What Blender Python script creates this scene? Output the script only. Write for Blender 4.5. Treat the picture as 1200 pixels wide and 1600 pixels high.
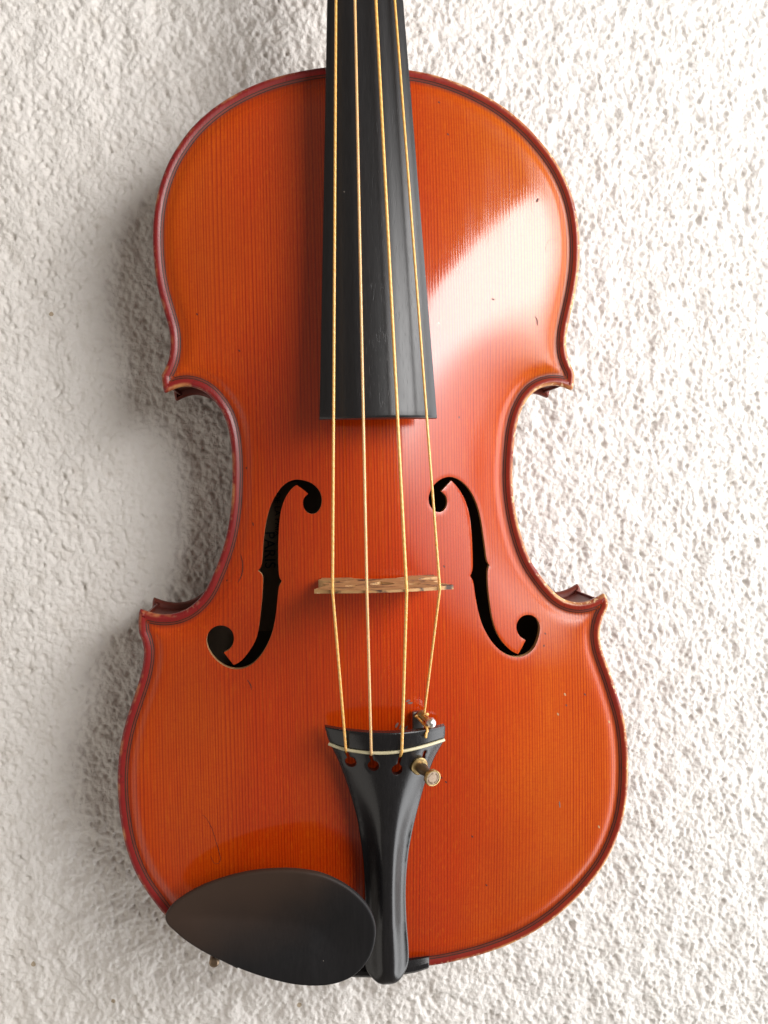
import bpy, bmesh, math, random
import numpy as np
from mathutils import Matrix, Vector
from mathutils.geometry import delaunay_2d_cdt

for o in list(bpy.data.objects):
    bpy.data.objects.remove(o)
scene = bpy.context.scene
COL = scene.collection
MM = 0.001
HANG = 1.45                       # height of the violin's waist above the ground, metres
# violin frame: x to the right, y up along the strings, z out of the wall, in millimetres
AX = Matrix(((1, 0, 0), (0, 0, -1), (0, 1, 0)))

# ------------------------------------------------------------------ camera
FPX = 1370.0                      # focal length in pixels of the 1200 x 1600 photograph
CQ = np.array([-33.0, -1.35, 345.2])
YAW, PITCH, ROLL = math.radians(-5.97), math.radians(-2.11), math.radians(-1.02)


def rotm(yaw, pitch, roll):
    cy, sy, cp, sp, cr, sr = math.cos(yaw), math.sin(yaw), math.cos(pitch), math.sin(pitch), math.cos(roll), math.sin(roll)
    return (np.array([[cy, 0, sy], [0, 1, 0], [-sy, 0, cy]]) @ np.array([[1, 0, 0], [0, cp, -sp], [0, sp, cp]])
            @ np.array([[cr, -sr, 0], [sr, cr, 0], [0, 0, 1]]))


CR = rotm(YAW, PITCH, ROLL)
cam_data = bpy.data.cameras.new('camera')
cam = bpy.data.objects.new('camera', cam_data)
COL.objects.link(cam)
cam_data.sensor_fit = 'VERTICAL'
cam_data.sensor_height = 36.0
cam_data.lens = 36.0 * FPX / 1600.0
cam_data.clip_start = 0.01
cam_data.clip_end = 50.0
cam_data.dof.use_dof = True
cam_data.dof.focus_distance = 0.338
cam_data.dof.aperture_fstop = 20.0
m3 = AX @ Matrix(CR.tolist())
mw = m3.to_4x4()
mw.translation = Vector((CQ[0] * MM, -CQ[2] * MM, CQ[1] * MM + HANG))
cam.matrix_world = mw
scene.camera = cam

# ------------------------------------------------------------------ light
world = bpy.data.worlds.new('World')
scene.world = world
world.use_nodes = True
bg = world.node_tree.nodes['Background']
bg.inputs['Color'].default_value = (1.0, 0.875, 0.74, 1)
bg.inputs['Strength'].default_value = 0.20


def area_light(name, loc, normal, up, width, height, radiance, color):
    """a rectangular area lamp: width runs across, height along `up` (violin frame, millimetres)"""
    d = bpy.data.lights.new(name, 'AREA')
    d.shape = 'RECTANGLE'
    d.size, d.size_y, d.color = width * MM, height * MM, color
    d.energy = radiance * math.pi * width * height * MM * MM
    o = bpy.data.objects.new(name, d)
    COL.objects.link(o)
    zc = AX @ Vector(normal).normalized() * -1.0
    yc = AX @ Vector(up).normalized()
    xc = yc.cross(zc)
    m = Matrix((xc, yc, zc)).transposed().to_4x4()
    m.translation = Vector((loc[0] * MM, -loc[2] * MM, loc[1] * MM + HANG))
    o.matrix_world = m
    return o


# daylight comes from the right: a patch of open sky above, and light coming in low along the wall
sky = area_light('daylight_sky', (450, 147.5, 800), (-1, 0, 0), (0, 1, 0), 960, 595, 15.5, (1.0, 0.985, 0.97))
low = area_light('daylight_low', (452, -195, 95), (-1, 0, 0), (0, 1, 0), 230, 1090, 6.0, (0.97, 0.985, 1.0))
fill = area_light('added_fill_left', (-480, -330, 210), (0.72, 0.42, -0.52), (0.43, 0.22, 0.87), 700, 320, 0.9, (1.0, 0.95, 0.88))  # added fill lamp at lower left, no known source; lightens the wall shadow
# the open sky is full bright above and dims towards the roofs below it
sky.data.use_nodes = True
_nt = sky.data.node_tree
_em = _nt.nodes['Emission']
_geo = _nt.nodes.new('ShaderNodeNewGeometry')
_sep = _nt.nodes.new('ShaderNodeSeparateXYZ')
_rmp = _nt.nodes.new('ShaderNodeValToRGB')
_nt.links.new(_geo.outputs['Parametric'], _sep.inputs[0])
_nt.links.new(_sep.outputs[1], _rmp.inputs[0])
_nt.links.new(_rmp.outputs[0], _em.inputs['Color'])
_el = _rmp.color_ramp.elements
_el[0].position, _el[0].color = 0.0, (0.0, 0.0, 0.0, 1)
_el[1].position, _el[1].color = 0.55, (1, 1, 1, 1)
for _p, _c in ((0.22, 0.13), (0.40, 0.38)):
    _e = _el.new(_p)
    _e.color = (_c, _c, _c, 1)

scene.render.engine = 'CYCLES'
scene.view_settings.view_transform = 'Standard'
scene.view_settings.look = 'None'
scene.view_settings.exposure = 0.0
scene.view_settings.gamma = 1.0
scene.cycles.use_denoising = True
scene.cycles.max_bounces = 8


# ------------------------------------------------------------------ helpers
def unproj(px, z):
    """points at height z (mm) behind pixels of the photograph, used to measure the instrument"""
    px = np.atleast_2d(np.asarray(px, float))
    d = np.stack([(px[:, 0] - 600) / FPX, -(px[:, 1] - 800) / FPX, -np.ones(len(px))], 1) @ CR.T
    t = (np.asarray(z, float) - CQ[2]) / d[:, 2]
    return CQ + d * t[:, None]


def to_world(v):
    v = np.asarray(v, float)
    return np.stack([v[:, 0], -v[:, 2], v[:, 1]], 1) * MM


def catmull(pts, step, closed=False):
    p = np.asarray(pts, float)
    if closed:
        q = np.vstack([p[-1], p, p[0], p[1]])
    else:
        q = np.vstack([2 * p[0] - p[1], p, 2 * p[-1] - p[-2]])
    out = []
    for i in range(1, len(q) - 2):
        n = max(2, int(np.linalg.norm(q[i + 1] - q[i]) / step))
        t = np.linspace(0, 1, n, endpoint=False)[:, None]
        a, b, c, d = q[i - 1], q[i], q[i + 1], q[i + 2]
        out.append(0.5 * ((2 * b) + (-a + c) * t + (2 * a - 5 * b + 4 * c - d) * t ** 2 + (-a + 3 * b - 3 * c + d) * t ** 3))
    out = np.vstack(out)
    return out if closed else np.vstack([out, p[-1]])


def resample(p, step, closed=False):
    p = np.asarray(p, float)
    if closed:
        p = np.vstack([p, p[0]])
    s = np.r_[0, np.cumsum(np.linalg.norm(np.diff(p, axis=0), axis=1))]
    n = max(2, int(round(s[-1] / step)))
    u = np.linspace(0, s[-1], n + 1)
    r = np.stack([np.interp(u, s, p[:, k]) for k in range(p.shape[1])], 1)
    return r[:-1] if closed else r


def smooth_open(p, sigma):
    n = int(sigma * 3)
    k = np.exp(-0.5 * (np.arange(-n, n + 1) / sigma) ** 2)
    k /= k.sum()
    n = min(n, len(p) - 1)
    k = k[len(k) // 2 - n:len(k) // 2 + n + 1]
    k /= k.sum()
    q = np.vstack([2 * p[0] - p[n:0:-1], p, 2 * p[-1] - p[-2:-n - 2:-1]])
    return np.stack([np.convolve(q[:, i], k, 'valid') for i in range(p.shape[1])], 1)


def inside(pts, poly):
    x, y = pts[:, 0], pts[:, 1]
    r = np.zeros(len(pts), bool)
    a = poly
    b = np.roll(poly, -1, 0)
    for i in range(len(a)):
        c = (a[i, 1] > y) != (b[i, 1] > y)
        if c.any():
            xi = (b[i, 0] - a[i, 0]) * (y - a[i, 1]) / (b[i, 1] - a[i, 1] + 1e-12) + a[i, 0]
            r ^= c & (x < xi)
    return r


def dist_to(pts, poly):
    """distance of points to a closed polyline"""
    a = poly
    ab = np.roll(poly, -1, 0) - a
    l2 = (ab ** 2).sum(1) + 1e-12
    out = np.empty(len(pts))
    for s in range(0, len(pts), 4000):
        p = pts[s:s + 4000]
        ap = p[:, None, :] - a[None]
        t = np.clip((ap * ab[None]).sum(2) / l2, 0, 1)
        out[s:s + 4000] = np.sqrt(((ap - t[..., None] * ab[None]) ** 2).sum(2).min(1))
    return out


def normals_in(poly):
    """inward unit normals of a clockwise-or-not closed polyline"""
    t = np.roll(poly, -1, 0) - np.roll(poly, 1, 0)
    t /= np.linalg.norm(t, axis=1)[:, None] + 1e-12
    n = np.stack([-t[:, 1], t[:, 0]], 1)
    area = 0.5 * np.sum(poly[:, 0] * np.roll(poly[:, 1], -1) - np.roll(poly[:, 0], -1) * poly[:, 1])
    return n if area > 0 else -n


def build(name, verts, faces, mat, parent, smooth=True, sharp=None, attrs=None, world=False):
    me = bpy.data.meshes.new(name)
    v = np.asarray(verts, float) if world else to_world(verts)
    me.from_pydata(v.tolist(), [], [tuple(int(i) for i in f) for f in faces])
    me.update()
    bm = bmesh.new()
    bm.from_mesh(me)
    bmesh.ops.recalc_face_normals(bm, faces=bm.faces)
    bm.to_mesh(me)
    bm.free()
    if smooth:
        me.polygons.foreach_set('use_smooth', [True] * len(me.polygons))
        if sharp:
            me.set_sharp_from_angle(angle=math.radians(sharp))
    for k, arr in (attrs or {}).items():
        at = me.attributes.new(k, 'FLOAT', 'POINT')
        at.data.foreach_set('value', np.asarray(arr, np.float32))
    me.materials.append(mat)
    o = bpy.data.objects.new(name, me)
    COL.objects.link(o)
    if parent:
        o.parent = parent
    return o


def flip_up(o):
    """open sheets: make the faces look out of the wall (world -Y)"""
    me = o.data
    n = np.empty(len(me.polygons) * 3)
    me.polygons.foreach_get('normal', n)
    if n.reshape(-1, 3)[:, 1].sum() > 0:
        me.flip_normals()


def tube(path, radius, seg=10, cap=True):
    path = np.asarray(path, float)
    r = np.broadcast_to(np.asarray(radius, float), (len(path),))
    t = np.gradient(path, axis=0)
    t /= np.linalg.norm(t, axis=1)[:, None]
    ref = np.array([0, 0, 1.0]) if abs(t[0, 2]) < 0.9 else np.array([1.0, 0, 0])
    V, F = [], []
    u = np.cross(t[0], ref)
    for i in range(len(path)):
        u = u - t[i] * np.dot(u, t[i])
        u /= np.linalg.norm(u)
        w = np.cross(t[i], u)
        for k in range(seg):
            a = 2 * math.pi * k / seg
            V.append(path[i] + r[i] * (math.cos(a) * u + math.sin(a) * w))
    for i in range(len(path) - 1):
        for k in range(seg):
            k2 = (k + 1) % seg
            F.append((i * seg + k, i * seg + k2, (i + 1) * seg + k2, (i + 1) * seg + k))
    if cap:
        F.append(tuple(range(seg)))
        F.append(tuple((len(path) - 1) * seg + k for k in range(seg)))
    return V, F


def lathe(base, axis, prof, seg=28):
    """prof: (distance along the axis, radius)"""
    axis = np.asarray(axis, float)
    axis /= np.linalg.norm(axis)
    u = np.cross(axis, [0.3, 1, 0.1])
    u /= np.linalg.norm(u)
    w = np.cross(axis, u)
    V, F = [], []
    for s, r in prof:
        for k in range(seg):
            a = 2 * math.pi * k / seg
            V.append(np.asarray(base) + axis * s + r * (math.cos(a) * u + math.sin(a) * w))
    for i in range(len(prof) - 1):
        for k in range(seg):
            k2 = (k + 1) % seg
            F.append((i * seg + k, i * seg + k2, (i + 1) * seg + k2, (i + 1) * seg + k))
    F.append(tuple(range(seg)))
    F.append(tuple((len(prof) - 1) * seg + k for k in range(seg)))
    return V, F


def join(*parts):
    V, F = [], []
    for v, f in parts:
        b = len(V)
        V += [np.asarray(q, float) for q in v]
        F += [tuple(i + b for i in q) for q in f]
    return V, F


def cdt_sheet(outline, holes, extra, ztop):
    """triangulate a plan outline with holes; returns xy, triangles, boundary index loops"""
    pts = [tuple(p) for p in outline]
    edges = [(i, (i + 1) % len(outline)) for i in range(len(outline))]
    for h in holes:
        b = len(pts)
        pts += [tuple(p) for p in h]
        edges += [(b + i, b + (i + 1) % len(h)) for i in range(len(h))]
    pts += [tuple(p) for p in extra]
    vs, es, fs, ov, oe, of = delaunay_2d_cdt([Vector(p) for p in pts], edges, [], 0, 1e-5)
    xy = np.array([tuple(v) for v in vs])
    tri = np.array([f for f in fs if len(f) == 3])
    c = xy[tri].mean(1)
    ok = inside(c, np.asarray(outline))
    for h in holes:
        ok &= ~inside(c, np.asarray(h))
    tri = tri[ok]
    back = {}
    for i, srcs in enumerate(ov):
        for s in srcs:
            back[s] = i
    loops = [[back[i] for i in range(len(outline))]]
    b = len(outline)
    for h in holes:
        loops.append([back[b + i] for i in range(len(h))])
        b += len(h)
    return xy, tri, loops


# ------------------------------------------------------------------ materials
def mat_new(name):
    m = bpy.data.materials.new(name)
    m.use_nodes = True
    nt = m.node_tree
    return m, nt, nt.nodes['Principled BSDF']


class NG:
    """small shorthand for shader nodes"""
    def __init__(s, nt):
        s.nt = nt

    def n(s, kind, **kw):
        x = s.nt.nodes.new(kind)
        for k, v in kw.items():
            if k in x.inputs:
                s.set(x.inputs[k], v)
            else:
                setattr(x, k, v)
        return x

    def set(s, sock, v):
        if hasattr(v, 'is_linked') or hasattr(v, 'links'):
            s.nt.links.new(v, sock)
        else:
            sock.default_value = v

    def math(s, op, a, b=0.0, c=0.0, clamp=False):
        x = s.nt.nodes.new('ShaderNodeMath')
        x.operation = op
        x.use_clamp = clamp
        for i, v in enumerate((a, b, c)):
            s.set(x.inputs[i], v)
        return x.outputs[0]

    def mix(s, f, a, b, mode='MIX'):
        x = s.nt.nodes.new('ShaderNodeMix')
        x.data_type = 'RGBA'
        x.blend_type = mode
        s.set(x.inputs[0], f)
        s.set(x.inputs[6], a)
        s.set(x.inputs[7], b)
        return x.outputs[2]

    def ramp(s, f, *stops):
        x = s.nt.nodes.new('ShaderNodeValToRGB')
        e = x.color_ramp.elements
        while len(e) < len(stops):
            e.new(0.5)
        for i, (p, c) in enumerate(stops):
            e[i].position = p
            e[i].color = c if len(c) == 4 else (*c, 1)
        s.set(x.inputs[0], f)
        return x.outputs[0]

    def step(s, v, lo, hi):
        x = s.nt.nodes.new('ShaderNodeMapRange')
        x.interpolation_type = 'SMOOTHSTEP'
        s.set(x.inputs[0], v)
        x.inputs[1].default_value = lo
        x.inputs[2].default_value = hi
        return x.outputs[0]

    def coord(s, scale=(1, 1, 1), loc=(0, 0, 0)):
        t = s.nt.nodes.new('ShaderNodeTexCoord')
        mp = s.nt.nodes.new('ShaderNodeMapping')
        mp.inputs['Scale'].default_value = scale
        mp.inputs['Location'].default_value = loc
        s.nt.links.new(t.outputs['Object'], mp.inputs[0])
        return mp.outputs[0]

    def noise(s, vec, scale, detail=2.0, rough=0.5, dist=0.0):
        x = s.nt.nodes.new('ShaderNodeTexNoise')
        s.nt.links.new(vec, x.inputs['Vector'])
        x.inputs['Scale'].default_value = scale
        x.inputs['Detail'].default_value = detail
        x.inputs['Roughness'].default_value = rough
        x.inputs['Distortion'].default_value = dist
        return x.outputs['Fac']

    def bump(s, h, strength, dist, normal=None):
        x = s.nt.nodes.new('ShaderNodeBump')
        x.inputs['Strength'].default_value = strength
        x.inputs['Distance'].default_value = dist
        s.set(x.inputs['Height'], h)
        if normal is not None:
            s.set(x.inputs['Normal'], normal)
        return x.outputs[0]


def spruce_varnish():
    m, nt, p = mat_new('varnished_spruce')
    g = NG(nt)
    co = g.coord()
    sep = g.n('ShaderNodeSeparateXYZ')
    nt.links.new(co, sep.inputs[0])
    # annual rings: fine dark lines along the plate, unevenly spaced and slightly wandering
    wander = g.noise(g.coord((1, 1, 0.08)), 60, 2)
    gx = g.math('ADD', sep.outputs[0], g.math('MULTIPLY', wander, 0.0016))
    slow = g.noise(g.coord((1, 0.0, 0.0)), 38, 2)
    ph = g.math('MULTIPLY', g.math('ADD', gx, g.math('MULTIPLY', slow, 0.008)), 1 / 0.00118)
    fr = g.math('FRACT', ph)
    cell = g.math('FLOOR', ph)
    wn = g.n('ShaderNodeTexWhiteNoise', noise_dimensions='1D')
    nt.links.new(cell, wn.inputs['W'])
    late = g.math('POWER', fr, 2.6)
    late = g.math('MULTIPLY', late, g.step(g.math('SUBTRACT', 1.0, fr), 0.0, 0.22))
    late = g.math('MULTIPLY', g.math('MULTIPLY', late, 2.1), g.math('ADD', 0.45, g.noise(g.coord((1, 1, 0.12), (5, 0, 0)), 85, 3)))
    late = g.math('MULTIPLY', late, g.math('ADD', 0.6, g.math('MULTIPLY', wn.outputs['Value'], 0.5)))
    fib = g.noise(g.coord((1, 1, 0.03)), 2600, 3, 0.6)
    blotch = g.noise(g.coord((1, 1, 0.55)), 26, 4, 0.6)
    # varnish: red in the middle of the plate, more orange and worn on the flanks
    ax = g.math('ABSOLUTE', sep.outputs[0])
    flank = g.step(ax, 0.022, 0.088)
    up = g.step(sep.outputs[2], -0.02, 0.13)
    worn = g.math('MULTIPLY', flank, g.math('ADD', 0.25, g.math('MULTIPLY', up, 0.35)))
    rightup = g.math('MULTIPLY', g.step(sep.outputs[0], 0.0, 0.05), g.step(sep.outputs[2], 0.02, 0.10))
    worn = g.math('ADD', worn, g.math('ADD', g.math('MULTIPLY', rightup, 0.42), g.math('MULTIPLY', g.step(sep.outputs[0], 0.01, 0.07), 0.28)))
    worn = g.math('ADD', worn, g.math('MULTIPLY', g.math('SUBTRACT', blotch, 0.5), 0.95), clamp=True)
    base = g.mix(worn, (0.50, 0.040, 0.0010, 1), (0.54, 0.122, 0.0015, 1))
    base = g.mix(g.math('MULTIPLY', late, 0.85, clamp=True), base, (0.24, 0.011, 0.001, 1))
    base = g.mix(g.math('MULTIPLY', g.step(fib, 0.5, 0.75), 0.26), base, (0.76, 0.17, 0.004, 1))
    base = g.mix(g.math('MULTIPLY', g.math('SUBTRACT', 1.0, wn.outputs['Value']), 0.20), base, (0.34, 0.030, 0.001, 1))
    silk = g.noise(g.coord((0.22, 1, 1)), 1500, 2, 0.6)
    base = g.mix(g.math('MULTIPLY', g.step(silk, 0.45, 0.7), 0.24), base, (0.36, 0.022, 0.001, 1))
    base = g.mix(g.math('MULTIPLY', g.step(g.noise(g.coord((1, 1, 0.5)), 620, 3, 0.7), 0.55, 0.8), 0.22), base, (0.25, 0.02, 0.008, 1))
    tone = g.noise(g.coord((1, 1, 0.8), (2, 5, 1)), 11, 5, 0.6)
    base = g.mix(g.math('MULTIPLY', g.step(tone, 0.42, 0.72), 0.34), base, (0.30, 0.032, 0.001, 1))
    # edge band outside the purfling: darker crimson varnish, rubbed through to pale wood
    ed = g.n('ShaderNodeAttribute', attribute_name='edge_distance').outputs['Fac']
    wear = g.noise(g.coord(), 70, 4, 0.65)
    rub = g.noise(g.coord((1, 1, 0.7), (3, 1, 2)), 320, 3, 0.7)
    side = g.step(sep.outputs[0], -0.05, 0.085)
    band = g.math('SUBTRACT', 1.0, g.step(ed, 2.6, 3.4))
    edge_col = g.mix(wear, (0.14, 0.008, 0.008, 1), (0.34, 0.032, 0.010, 1))
    edge_col = g.mix(g.math('MULTIPLY', g.math('SUBTRACT', 1.0, side), 0.55), edge_col, (0.16, 0.005, 0.013, 1))
    crest = g.math('SUBTRACT', 1.0, g.step(ed, 0.55, 1.75))
    rubbed = g.math('MULTIPLY', crest, g.math('ADD', g.math('MULTIPLY', side, 0.60), g.math('MULTIPLY', g.math('SUBTRACT', wear, 0.5), 4.2)), clamp=True)
    edge_col = g.mix(g.math('MULTIPLY', rubbed, 0.85), edge_col, (0.66, 0.34, 0.12, 1))
    edge_col = g.mix(g.math('MULTIPLY', g.step(rub, 0.60, 0.72), 0.6), edge_col, (0.08, 0.010, 0.008, 1))
    chips = g.math('MULTIPLY', g.math('MULTIPLY', g.step(g.noise(g.coord((1, 1, 1), (7, 3, 5)), 520, 3, 0.6), 0.56, 0.62), crest), g.math('ADD', 0.15, g.math('MULTIPLY', side, 0.8)))
    edge_col = g.mix(chips, edge_col, (0.72, 0.50, 0.28, 1))
    base = g.mix(band, base, edge_col)
    # old dirt lying in the channel beside the purfling
    gut = g.math('MULTIPLY', g.step(ed, 2.4, 3.4), g.math('SUBTRACT', 1.0, g.step(ed, 4.2, 6.0)))
    base = g.mix(g.math('MULTIPLY', gut, g.math('ADD', 0.30, g.math('MULTIPLY', wear, 0.5))), base, (0.10, 0.012, 0.008, 1))
    # specks and small dents
    vo = g.n('ShaderNodeTexVoronoi', Scale=120.0)
    nt.links.new(g.coord((1, 1, 0.75)), vo.inputs['Vector'])
    spk = g.math('LESS_THAN', vo.outputs['Distance'], 0.045)
    sel = g.n('ShaderNodeSeparateColor')
    nt.links.new(vo.outputs['Color'], sel.inputs[0])
    spk = g.math('MULTIPLY', spk, g.math('GREATER_THAN', sel.outputs[0], 0.88))
    spk_col = g.mix(g.math('GREATER_THAN', sel.outputs[1], 0.78), (0.035, 0.012, 0.010, 1), (0.62, 0.35, 0.18, 1))
    base = g.mix(g.math('MULTIPLY', spk, 0.85), base, spk_col)
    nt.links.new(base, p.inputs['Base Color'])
    rg = g.math('ADD', 0.36, g.math('MULTIPLY', blotch, 0.12))
    nt.links.new(rg, p.inputs['Roughness'])
    p.inputs['Specular IOR Level'].default_value = 0.05
    near = g.math('SUBTRACT', 1.0, g.step(ed, 6.0, 17.0))
    nt.links.new(g.math('SUBTRACT', 1.0, g.math('ADD', g.math('MULTIPLY', near, 0.48), g.math('MULTIPLY', gut, 0.15))), p.inputs['Coat Weight'])
    p.inputs['Coat IOR'].default_value = 1.58
    nt.links.new(g.math('ADD', g.math('ADD', 0.085, g.math('MULTIPLY', near, 0.17)), g.math('MULTIPLY', g.step(g.noise(g.coord((1, 1, 0.2)), 90, 3), 0.4, 0.8), 0.10)), p.inputs['Coat Roughness'])
    h = g.math('ADD', g.math('MULTIPLY', late, 0.55), g.math('MULTIPLY', fib, 0.5))
    h2 = g.math('ADD', h, g.math('MULTIPLY', g.noise(g.coord((1, 1, 0.25)), 330, 2), 0.7))
    nt.links.new(g.bump(h2, 0.30, 0.00012), p.inputs['Normal'])
    h3 = g.math('ADD', g.math('MULTIPLY', h2, 0.8), g.math('MULTIPLY', spk, -1.2))
    nt.links.new(g.bump(h3, 0.11, 0.00010), p.inputs['Coat Normal'])
    return m


def maple_varnish():
    m, nt, p = mat_new('varnished_maple')
    g = NG(nt)
    fl = g.noise(g.coord((1, 1, 0.25)), 140, 2, 0.5, 0.6)
    sp = g.noise(g.coord((1, 1, 1)), 60, 3)
    c = g.mix(fl, (0.10, 0.012, 0.008, 1), (0.26, 0.045, 0.018, 1))
    c = g.mix(g.math('MULTIPLY', sp, 0.5), c, (0.07, 0.012, 0.010, 1))
    nt.links.new(c, p.inputs['Base Color'])
    p.inputs['Roughness'].default_value = 0.5
    p.inputs['Specular IOR Level'].default_value = 0.3
    p.inputs['Coat Weight'].default_value = 0.25
    p.inputs['Coat Roughness'].default_value = 0.25
    nt.links.new(g.bump(sp, 0.15, 0.0002), p.inputs['Normal'])
    return m


def bare_wood(name, c1, c2, rough=0.7):
    m, nt, p = mat_new(name)
    g = NG(nt)
    n = g.noise(g.coord((1, 1, 0.1)), 400, 3)
    nt.links.new(g.mix(n, (*c1, 1), (*c2, 1)), p.inputs['Base Color'])
    p.inputs['Roughness'].default_value = rough
    return m


def bridge_wood():
    m, nt, p = mat_new('weathered_bridge_maple')
    g = NG(nt)
    a = g.noise(g.coord((0.35, 1, 1)), 520, 4, 0.65)
    b = g.noise(g.coord((0.5, 1, 1), (4, 2, 1)), 230, 3, 0.6)
    c = g.mix(a, (0.24, 0.10, 0.035, 1), (0.62, 0.37, 0.15, 1))
    c = g.mix(g.step(b, 0.53, 0.64), c, (0.055, 0.024, 0.014, 1))
    c = g.mix(g.math('MULTIPLY', g.step(a, 0.62, 0.72), 0.6), c, (0.78, 0.62, 0.40, 1))
    nt.links.new(c, p.inputs['Base Color'])
    p.inputs['Roughness'].default_value = 0.62
    nt.links.new(g.bump(a, 0.5, 0.0004), p.inputs['Normal'])
    return m


def ebony(name, rough, brown=0.0, grain=1.0, coat=0.0, spec=0.28):
    m, nt, p = mat_new(name)
    g = NG(nt)
    f = g.noise(g.coord((1, 1, 0.035)), 1500, 3, 0.6)
    b = g.noise(g.coord((1, 1, 1)), 30, 3, 0.5)
    pores = g.step(g.noise(g.coord((1, 1, 0.05), (1, 2, 3)), 2300, 2), 0.62, 0.72)
    c = g.mix(f, (0.006, 0.006, 0.007, 1), (0.016, 0.015, 0.016, 1))
    if brown:
        sp = g.n('ShaderNodeSeparateXYZ')
        nt.links.new(g.coord(), sp.inputs[0])
        q = g.math('SUBTRACT', g.math('MULTIPLY', g.math('ADD', sp.outputs[2], 0.175), 2.0), sp.outputs[0])
        q = g.math('ADD', q, g.math('MULTIPLY', g.math('SUBTRACT', b, 0.5), 0.05))
        c = g.mix(g.math('MULTIPLY', g.step(q, 0.035, 0.105), brown), c, (0.060, 0.034, 0.022, 1))
    vo = g.n('ShaderNodeTexVoronoi', Scale=170.0)
    nt.links.new(g.coord(), vo.inputs['Vector'])
    sel = g.n('ShaderNodeSeparateColor')
    nt.links.new(vo.outputs['Color'], sel.inputs[0])
    dust = g.math('MULTIPLY', g.math('LESS_THAN', vo.outputs['Distance'], 0.035), g.math('GREATER_THAN', sel.outputs[0], 0.72))
    c = g.mix(g.math('MULTIPLY', dust, 0.55), c, (0.45, 0.40, 0.36, 1))
    nt.links.new(c, p.inputs['Base Color'])
    r = g.math('ADD', rough - 0.05, g.math('MULTIPLY', f, 0.12))
    nt.links.new(r, p.inputs['Roughness'])
    p.inputs['Specular IOR Level'].default_value = spec
    p.inputs['Coat Weight'].default_value = coat
    p.inputs['Coat Roughness'].default_value = 0.2
    h = g.math('SUBTRACT', g.math('MULTIPLY', f, 0.5), g.math('MULTIPLY', pores, 0.9))
    nt.links.new(g.bump(h, 0.35 * grain, 0.00012), p.inputs['Normal'])
    return m


def gut(name, c1, c2, twist):
    m, nt, p = mat_new(name)
    g = NG(nt)
    at = g.n('ShaderNodeAttribute', attribute_name='twist').outputs['Fac']
    w = g.math('MULTIPLY', g.math('ADD', g.math('SINE', at), 1.0), 0.5)
    n = g.noise(g.coord((1, 1, 0.15)), 1500, 2)
    f = g.math('ADD', g.math('MULTIPLY', w, twist), g.math('MULTIPLY', n, 1 - twist), clamp=True)
    nt.links.new(g.mix(f, (*c1, 1), (*c2, 1)), p.inputs['Base Color'])
    p.inputs['Roughness'].default_value = 0.36
    p.inputs['Subsurface Weight'].default_value = 0.25
    p.inputs['Subsurface Radius'].default_value = (0.001, 0.0006, 0.0002)
    p.inputs['Coat Weight'].default_value = 0.3
    nt.links.new(g.bump(w, 0.35 * twist, 0.0001), p.inputs['Normal'])
    return m


def metal(name, c1, c2, rough, spec_noise=300):
    m, nt, p = mat_new(name)
    g = NG(nt)
    n = g.noise(g.coord(), spec_noise, 4, 0.6)
    nt.links.new(g.mix(n, (*c1, 1), (*c2, 1)), p.inputs['Base Color'])
    p.inputs['Metallic'].default_value = 1.0
    nt.links.new(g.math('ADD', rough, g.math('MULTIPLY', n, 0.2)), p.inputs['Roughness'])
    nt.links.new(g.bump(n, 0.15, 0.0001), p.inputs['Normal'])
    return m


def plain(name, c1, c2, rough, scale=200, spec=0.5):
    m, nt, p = mat_new(name)
    g = NG(nt)
    n = g.noise(g.coord(), scale, 3, 0.6)
    nt.links.new(g.mix(n, (*c1, 1), (*c2, 1)), p.inputs['Base Color'])
    p.inputs['Roughness'].default_value = rough
    p.inputs['Specular IOR Level'].default_value = spec
    return m


def stucco():
    m, nt, p = mat_new('rough_white_stucco')
    g = NG(nt)
    big = g.noise(g.coord(), 9, 3)
    mid = g.noise(g.coord(), 130, 4, 0.6)
    fine = g.noise(g.coord(), 900, 3, 0.65)
    c = g.mix(big, (0.74, 0.70, 0.655, 1), (0.81, 0.785, 0.755, 1))
    c = g.mix(g.math('MULTIPLY', g.step(mid, 0.5, 0.75), 0.35), c, (0.58, 0.53, 0.47, 1))
    vo = g.n('ShaderNodeTexVoronoi', Scale=60.0)
    nt.links.new(g.coord(), vo.inputs['Vector'])
    sel = g.n('ShaderNodeSeparateColor')
    nt.links.new(vo.outputs['Color'], sel.inputs[0])
    sand = g.math('MULTIPLY', g.math('LESS_THAN', vo.outputs['Distance'], 0.07), g.math('GREATER_THAN', sel.outputs[0], 0.90))
    c = g.mix(g.math('MULTIPLY', sand, 0.7), c, (0.30, 0.20, 0.08, 1))
    nt.links.new(c, p.inputs['Base Color'])
    p.inputs['Roughness'].default_value = 0.9
    p.inputs['Specular IOR Level'].default_value = 0.2
    nt.links.new(g.bump(fine, 0.8, 0.0009), p.inputs['Normal'])
    return m


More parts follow.
